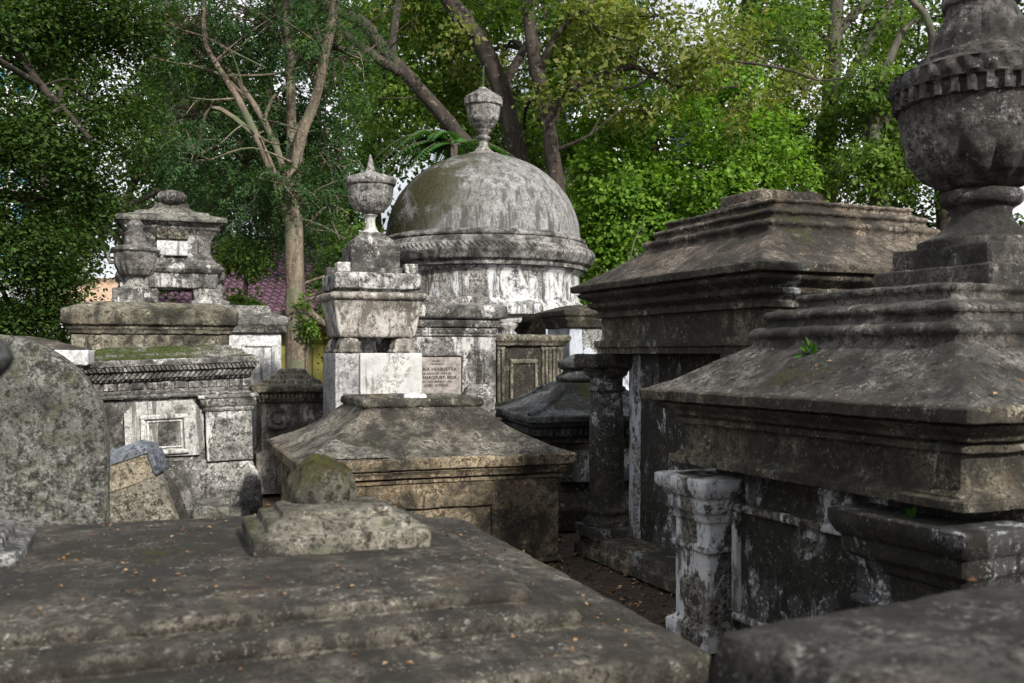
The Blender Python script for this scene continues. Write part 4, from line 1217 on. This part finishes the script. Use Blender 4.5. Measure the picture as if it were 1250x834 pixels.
# dark leaning trunks behind the dome
b0 = at(655, 600, 21)
tree('leaning_tree', 'large dark barked tree leaning left behind the dome', (b0.x, 21),
     [[(655, G, 21, 17), (648, 320, 21, 14), (632, 190, 21, 12), (612, 110, 21, 11.5), (585, 50, 21, 11), (548, 0, 21, 10.5), (520, -50, 21, 10)],
      [(640, 300, 21, 9), (600, 215, 20.8, 9), (556, 160, 20.6, 9), (520, 118, 20.4, 8.5), (471, 64, 20.2, 8), (445, 30, 20.1, 7.5), (404, 8, 20, 7), (360, -20, 20, 6)],
      [(500, 95, 20.3, 6.5), (455, 68, 20, 6), (420, 40, 19.8, 5), (396, 10, 19.8, 4.5), (385, -20, 19.7, 4)],
      [(612, 110, 21, 6), (640, 60, 21.5, 5), (668, 20, 22, 4), (690, -20, 22, 3)],
      [(478, 72, 20.2, 5), (482, 30, 20.4, 4.5), (490, -20, 20.5, 4)]],
     [blob(500, 20, 22.4, 70, 45, 1.3, 150, 24, .45), blob(600, 10, 23.2, 70, 40, 1.4, 150, 24, .45), blob(560, 60, 23.2, 60, 40, 1.5, 120, 24, .45), blob(470, 110, 22.5, 60, 50, 1.3, 170, 24, .45),
      blob(560, 110, 23.5, 60, 40, 1.3, 150, 24, .45), blob(540, -60, 21.5, 160, 40, 2, 200, 24, .45)],
     LEAF['mid'], BARK_DARK, .12, extra=[([blob(470, 15, 21.5, 75, 35, .9, 45, 24, .4), blob(610, 85, 22, 55, 35, .8, 40, 24, .4), blob(560, 40, 19.6, 40, 20, .6, 14, 24, .4)], LEAF['olive'])], n=12)
b0 = at(692, 600, 20)
tree('branching_tree', 'dark straight tree with long bare side branches right of the dome', (b0.x, 20),
     [[(692, G, 20, 14), (688, 330, 20, 12), (680, 232, 20, 10), (672, 170, 20, 9), (664, 120, 20, 9), (652, 70, 20, 8.5), (644, 0, 20, 8), (640, -60, 20, 7)],
      [(673, 155, 20, 6), (684, 125, 20, 5), (706, 104, 20, 4.5), (735, 92, 20, 4), (775, 82, 20, 3.5), (800, 95, 20, 2.5), (850, 110, 20, 1.8), (900, 105, 20, 1.2)],
      [(660, 85, 20, 5), (672, 55, 20, 4), (690, 30, 20, 3.5), (720, 4, 20, 3), (760, -30, 20, 2)],
      [(740, 92, 20, 2.5), (760, 108, 19.8, 2), (785, 100, 19.6, 1.5), (795, 88, 19.6, 1)],
      [(676, 185, 20, 3), (720, 165, 19.6, 1.5), (750, 140, 19.4, 1.2), (790, 115, 19.3, .8)],
      [(790, 92, 20, 2), (880, 75, 19.8, 1.8), (960, 85, 19.6, 1.5), (1000, 98, 19.5, 1.2), (1045, 92, 19.5, .8)]],
     [blob(660, -20, 20.5, 90, 50, 1.6, 150, 24, .45), blob(720, 60, 22, 60, 50, 1.3, 130, 24, .45), blob(640, 180, 23.5, 50, 60, 1.2, 120, 24, .45)],
     LEAF['mid'], BARK_DARK, .12,
     extra=[([blob(735, 40, 19.6, 75, 40, 1.1, 95, 22, .42), blob(830, 70, 19.6, 85, 40, 1.1, 110, 22, .42), blob(800, 20, 20.2, 90, 35, 1.2, 100, 22, .42), blob(790, 140, 19.7, 60, 25, .8, 40, 22, .4), blob(700, 110, 19.4, 50, 25, .7, 35, 22, .4), blob(910, 130, 19.8, 50, 30, .8, 30, 22, .4)], LEAF['olive'])], n=12)

# bright leafy tree
b0 = at(815, 600, 21.5)
tree('bright_tree', 'sunlit bright green leafy tree between the dome and the brown pyramid roof', (b0.x, 21.5),
     [[(815, G, 21.5, 9), (812, 380, 21.5, 8), (806, 280, 21.5, 6.5), (800, 200, 21.5, 4), (795, 150, 21.5, 2)], [(808, 300, 21.5, 5), (760, 240, 21.5, 3), (730, 200, 21.5, 2)], [(806, 270, 21.5, 5), (860, 230, 21.5, 3), (890, 200, 21.5, 2)]],
     [blob(800, 165, 21.7, 105, 60, 1.6, 120, 52, .34), blob(745, 235, 21.2, 70, 65, 1.2, 115, 52, .30), blob(860, 225, 21.3, 95, 55, 1.2, 115, 52, .30), blob(800, 270, 21.1, 100, 60, 1.1, 150, 52, .30), blob(735, 310, 21.3, 50, 45, .9, 85, 52, .28), blob(915, 195, 21.8, 70, 50, 1.1, 75, 52, .30), blob(870, 300, 21.5, 80, 50, 1, 95, 52, .30), blob(850, 110, 22.2, 90, 40, 1.2, 50, 48, .34), blob(700, 170, 22.4, 45, 45, .9, 40, 48, .30), blob(690, 110, 22.5, 30, 25, .7, 14, 48, .3), blob(765, 95, 22.0, 30, 18, .6, 12, 48, .3), blob(945, 150, 22.0, 35, 25, .7, 16, 48, .3), blob(905, 115, 21.8, 30, 20, .6, 12, 48, .3), blob(965, 215, 22.0, 30, 25, .7, 16, 48, .3)],
     LEAF['bright'], BARK_GREY, .108, ratio=.36, dens=1.05)

# trees at right
def right_tree(label, u, Y, limbs, blobs, mat, extra=()):
    b = at(u, 600, Y)
    tree('tall_tree', label, (b.x, Y), limbs, blobs, mat, BARK_GREY, .13, extra=extra)
right_tree('tall grey tree with forked upper limbs behind the brown pyramid roof', 1008, 26,
           [[(1006, G, 26, 15), (1008, 300, 26, 13), (1012, 150, 26, 11), (1018, 60, 26, 10), (1022, 0, 26, 8), (1024, -60, 26, 7)], [(1018, 50, 26, 6), (1042, 18, 26, 5), (1085, -20, 26, 4)], [(1014, 130, 26, 6), (1050, 70, 26, 5), (1085, 10, 26, 5), (1100, -30, 26, 4)]],
           [blob(960, 60, 25.5, 70, 60, 1.5, 200, 24, .5), blob(1050, 40, 27, 70, 50, 1.5, 150, 24, .5), blob(960, 170, 25, 70, 50, 1.3, 200, 24, .5), blob(1050, 140, 25.4, 60, 50, 1.3, 180, 24, .5), blob(1000, 220, 25.5, 70, 40, 1.2, 170, 24, .5), blob(1000, -40, 26, 140, 40, 1.8, 180, 24, .5)],
           LEAF['mid'], [([blob(900, 60, 24.6, 55, 40, 1, 60, 22, .45), blob(980, 110, 24, 60, 30, .9, 45, 22, .45)], LEAF['olive'])])
right_tree('grey tree with a crooked bare limb beside the biggest urn', 1075, 24,
           [[(1078, G, 24, 13), (1072, 260, 24, 11), (1066, 150, 24, 8), (1080, 90, 24, 6), (1100, 40, 24, 4)], [(1068, 160, 24, 6), (1120, 100, 23.8, 5), (1138, 58, 23.6, 5), (1130, 20, 23.5, 4.5), (1112, 0, 23.5, 3.5), (1100, -20, 23.5, 3)], [(1138, 60, 23.6, 3), (1160, 20, 23.6, 2.5), (1170, -20, 23.6, 2)]],
           [blob(1100, 190, 23.6, 60, 45, 1.1, 150, 24, .45), blob(1070, 110, 23.4, 60, 40, 1.1, 110, 24, .45), blob(1120, 60, 25, 60, 50, 1.2, 110, 24, .45), blob(1050, 210, 23.2, 60, 40, 1, 130, 24, .45), blob(1150, 150, 24.5, 50, 70, 1.1, 120, 24, .45)],
           LEAF['mid'])
right_tree('dark green tree seen behind and right of the biggest urn', 1290, 23,
           [[(1290, G, 23, 14), (1288, 250, 23, 12), (1275, 100, 23, 9), (1265, -20, 23, 6)], [(1280, 150, 23, 5), (1240, 80, 23, 4), (1200, 30, 23, 3)]],
           [blob(1220, 40, 23, 60, 50, 1.2, 120, 24, .45), blob(1270, 120, 23, 50, 60, 1.2, 110, 24, .45), blob(1190, 110, 24, 40, 50, 1, 60, 24, .45), blob(1180, 10, 24, 50, 40, 1, 60, 24, .45)],
           LEAF['dark'])

# backdrop row of trees, each its own
rows = [(60, 32, 'dark', 'far dark tree at the extreme left of the back row'), (200, 33, 'dark', 'far dark tree behind the waisted monument'),
        (330, 30, 'dark', 'far dark tree behind the pale forked trunk'), (455, 29, 'mid', 'far green tree left of the dome, behind the spiked urn'),
        (580, 31, 'mid', 'far green tree directly behind the dome finial'), (690, 30, 'dark', 'far dark tree behind the branching trunk'),
        (905, 33, 'mid', 'far green tree behind the bright leafy tree'), (1150, 34, 'dark', 'far dark tree beyond the crooked limb')]
for (u, Y, mt, lb) in rows:
    b = at(u, 600, Y)
    bl = []
    for k in range(7):
        bl.append(blob(u + random.uniform(-65, 65), 320 - 55 * k + random.uniform(-20, 20), Y + random.uniform(-1.5, 1.5), random.uniform(55, 80), random.uniform(38, 55), 1.5, 130, 30, .6))
    tree('backdrop_tree', lb, (b.x, Y), [[(u, G, Y, 10), (u + 3, 300, Y, 9), (u - 6, 150, Y, 7), (u + 5, 30, Y, 5), (u, -40, Y, 3)]], bl, LEAF[mt], BARK_DARK, .17)
# low shrubs under the trees
for (u, v, Y, ru, rv, mt, lb) in ((20, 420, 17, 70, 40, 'dark', 'dark shrub low at the far left behind the slab tomb'), (430, 330, 19, 60, 70, 'mid', 'green shrub between the pale trunk and the dome'),
                                  (300, 312, 21.5, 28, 16, 'mid', 'small green shrub in front of the purple tiled roof'), (760, 370, 18, 80, 50, 'mid', 'green shrub low beside the right of the dome')):
    b = at(u, 600, Y)
    tree('shrub', lb, (b.x, Y), [[(u, G, Y, 3), (u, v + 20, Y, 2.5), (u + 5, v - 20, Y, 1.5)]], [blob(u, v, Y, ru, rv, .9, 170, 26, .36), blob(u, v + 70, Y, ru * .8, rv, .8, 80, 26, .36)], LEAF[mt], BARK_GREY, .12)

# epiphyte fern on the leaning tree
c_ = at(553, 178, 19.3)
o = thing('tree_fern', 'fern with long drooping fronds growing behind the left of the dome', 'fern', (c_.x, c_.y, 0))
Pf, Df, Nf, Lf = [], [], [], []
Ms = MB(); tube(Ms, [Vector((.3, .2, 0)), Vector((.15, .1, 2.5)), Vector((0, 0, c_.z))], [.16, .14, .10], 9, 4)
for k in range(24):
    an = random.uniform(0, 2 * math.pi) if k > 13 else math.pi + random.uniform(-1.0, 1.3)
    ln = random.uniform(1.1, 1.9); el = random.uniform(.1, .9)
    d0 = Vector((math.cos(an), math.sin(an) * .7, el)).normalized()
    pts_ = [Vector((0, 0, c_.z)) + d0 * ln * s - Vector((0, 0, 1)) * ln * .75 * s * s for s in np.linspace(0, 1, 7)]
    tube(Ms, pts_, [.014, .012, .011, .01, .008, .006, .004], 5, 2)
    sd_ = d0.cross(Vector((0, 0, 1))).normalized()
    for s in np.linspace(.12, 1, 19):
        p = Vector((0, 0, c_.z)) + d0 * ln * s - Vector((0, 0, 1)) * ln * .75 * s * s
        tn = (d0 - Vector((0, 0, 1)) * 1.5 * s).normalized()
        for sg in (-1, 1):
            Pf.append(p); Df.append((sd_ * sg + tn * .45 - Vector((0, 0, .25))).normalized()); Nf.append(tn.cross(sd_).normalized() * (1)); Lf.append(.34 * (1.05 - s * .75) + .03)
Ms.build('stem', BARK_GREY, o)
leaf_mesh('fronds', np.array(Pf), np.array(Df), np.array(Nf), np.array(Lf), np.array(Lf) * .115, LEAF['fern'], o, .03)

# ------------------------------------------------------------------ houses beyond
def tile_roof_mat(name, c1, c2):
    g = NT(name)
    tc = g.n('TexCoord')
    n1 = g.noise(tc.outputs['Object'], 3, 6, .7)
    col = g.mix(g.step(n1, .35, .65), c1, c2)
    b = g.n('BsdfPrincipled'); b.inputs['Roughness'].default_value = .6
    g.l(col, b.inputs['Base Color'])
    o = g.n('OutputMaterial'); g.l(b.outputs[0], o.inputs[0])
    return g.m


def tiled_slope(x0, x1, y0, z0, y1, z1, course=.19, pan=.20):
    """roof plane of overlapping rounded tiles"""
    M = MB()
    L = math.hypot(y1 - y0, z1 - z0)
    nc = int(L / course); nx = int((x1 - x0) / pan) * 6
    vs, fs = [], []
    dy, dz = (y1 - y0) / L, (z1 - z0) / L
    for k in range(nc):
        for e in (0, 1):
            s = (k + e) * course
            lift = .05 * (1 - e) + .0
            for i in range(nx + 1):
                x = x0 + (x1 - x0) * i / nx
                h = .07 * abs(math.sin(math.pi * i / 6)) + lift
                vs.append((x, y0 + dy * s - dz * h, z0 + dz * s + dy * h))
    for r_ in range(2 * nc - 1):
        for i in range(nx):
            a = r_ * (nx + 1) + i
            fs.append((a, a + 1, a + nx + 2, a + nx + 1))
    M.add(vs, fs)
    return M


M_YEL = plain('olive_yellow_wall', (.30, .27, .07), .85, .25, 2)
M_GLASS = plain('window_glass', (.03, .05, .07), .15, .1)
M_WHITEW = plain('white_painted_wall', (.70, .71, .73), .8, .06, 2)
t = thing('house', 'low house with purple tiled roof and mustard wall behind the pale trunk', 'house', (-6.2, 27, 0))
M = MB(); box(M, -3.0, 4.0, -2.6, 3.5, 0, 2.62, 1); M.build('wall', M_YEL, t)
M = tiled_slope(-3.4, 4.5, -3.2, 2.55, .5, 4.9); M.build('roof', tile_roof_mat('purple_tile', (.09, .05, .072), (.145, .082, .115)), t, 50)
M = MB(); box(M, -3.4, 4.5, -3.25, -3.12, 2.42, 2.56, 1); M.build('fascia', plain('dark_fascia', (.04, .03, .03)), t)
M = MB()
for k in range(9):
    box(M, 1.2 + k * .3, 1.22 + k * .3, -2.63, -2.59, 0, 2.6, 1)
M.build('board_joint', plain('olive_joint', (.12, .11, .03)), t)

t = thing('house', 'orange house with grey gabled roof behind the biggest urn', 'house', (18.9, 27.8, -.25), -28)
M = MB(); box(M, -3.6, 4.5, -2, 6, 0, 5.45, 1); M.build('wall', plain('orange_wall', (.62, .24, .06), .8, .1), t)
M = MB()
for s in (-1, 1):
    pts_ = [(s * 4.3, 5.4), (0, 9.0), (0, 9.2), (s * 4.5, 5.42)]
    vs = [(x + .4, yy, z) for yy in (-2.4, 6.4) for x, z in pts_]
    M.add(vs, [(0, 1, 2, 3), (7, 6, 5, 4), (0, 4, 5, 1), (1, 5, 6, 2), (2, 6, 7, 3), (3, 7, 4, 0)])
M.build('roof', plain('grey_roof', (.10, .10, .11)), t)
M = MB(); M.add([(-3.9, -1.9, 5.45), (4.7, -1.9, 5.45), (.4, -1.9, 9.0), (-3.9, 5.9, 5.45), (4.7, 5.9, 5.45), (.4, 5.9, 9.0)], [(0, 1, 2), (5, 4, 3), (0, 3, 4, 1), (1, 4, 5, 2), (2, 5, 3, 0)]); M.build('gable', plain('blue_grey_siding', (.25, .29, .36)), t)

t = thing('house', 'white walled house with pale orange roof glimpsed under the far left tree', 'house', (-13.6, 32, 0))
M = MB(); box(M, -4.2, 2.6, -2, 5, 0, 3.3, 1); M.build('wall', M_WHITEW, t)
M = tiled_slope(-.6, 3.0, -2.6, 3.2, 1.5, 4.3); M.build('roof', tile_roof_mat('orange_tile', (.50, .36, .26), (.60, .46, .36)), t, 50)
M = tiled_slope(-4.8, -.62, -2.6, 3.2, 1.5, 4.3); M.build('side_roof', tile_roof_mat('grey_tile', (.42, .43, .45), (.52, .53, .55)), t, 50)

def office(label, cx, cy, w_, d_, h_, bays, floors, glass):
    t = thing('office_building', label, 'building', (cx, cy, 0))
    M = MB(); box(M, -w_ / 2, w_ / 2, -d_ / 2, d_ / 2, 0, h_, 4, .03); M.build('wall', M_WHITEW, t)
    for k in range(floors):
        for i in range(bays):
            x = -w_ / 2 + w_ * (i + .5) / bays
            z = h_ * (k + .5) / floors
            M = MB(); box(M, x - w_ / bays * .36, x + w_ / bays * .36, -d_ / 2 - .05, -d_ / 2 + .1, z - h_ / floors * .3, z + h_ / floors * .3, 3, .02); M.build('window', glass, t)
office('white office building seen through leaves right of the dome', 7.5, 52, 9, 8, 14.0, 4, 4, M_GLASS)
office('white tower block with blue glass at the upper left edge', -50, 95, 12, 10, 33, 5, 8, plain('blue_glass', (.10, .30, .45), .2, .1))

# ------------------------------------------------------------------ leaf litter on the ground
pts = []
for _ in range(9000):
    x = random.uniform(-5, 5); y = random.uniform(5.5, 15)
    pts.append((x, y, .03 * noise.noise(Vector((x * .6, y * .6, 0))) - .025))
litter('leaf_litter', pts, [(0, 0, 1)] * len(pts), .05, LEAF['litter'], 'reddish brown leaf litter on the ground between tombs', 'leaf litter')

weed((-2.35, 9.3, -.02), .18, 40, 'green weeds in the gap between carved grey tomb and tan tomb')
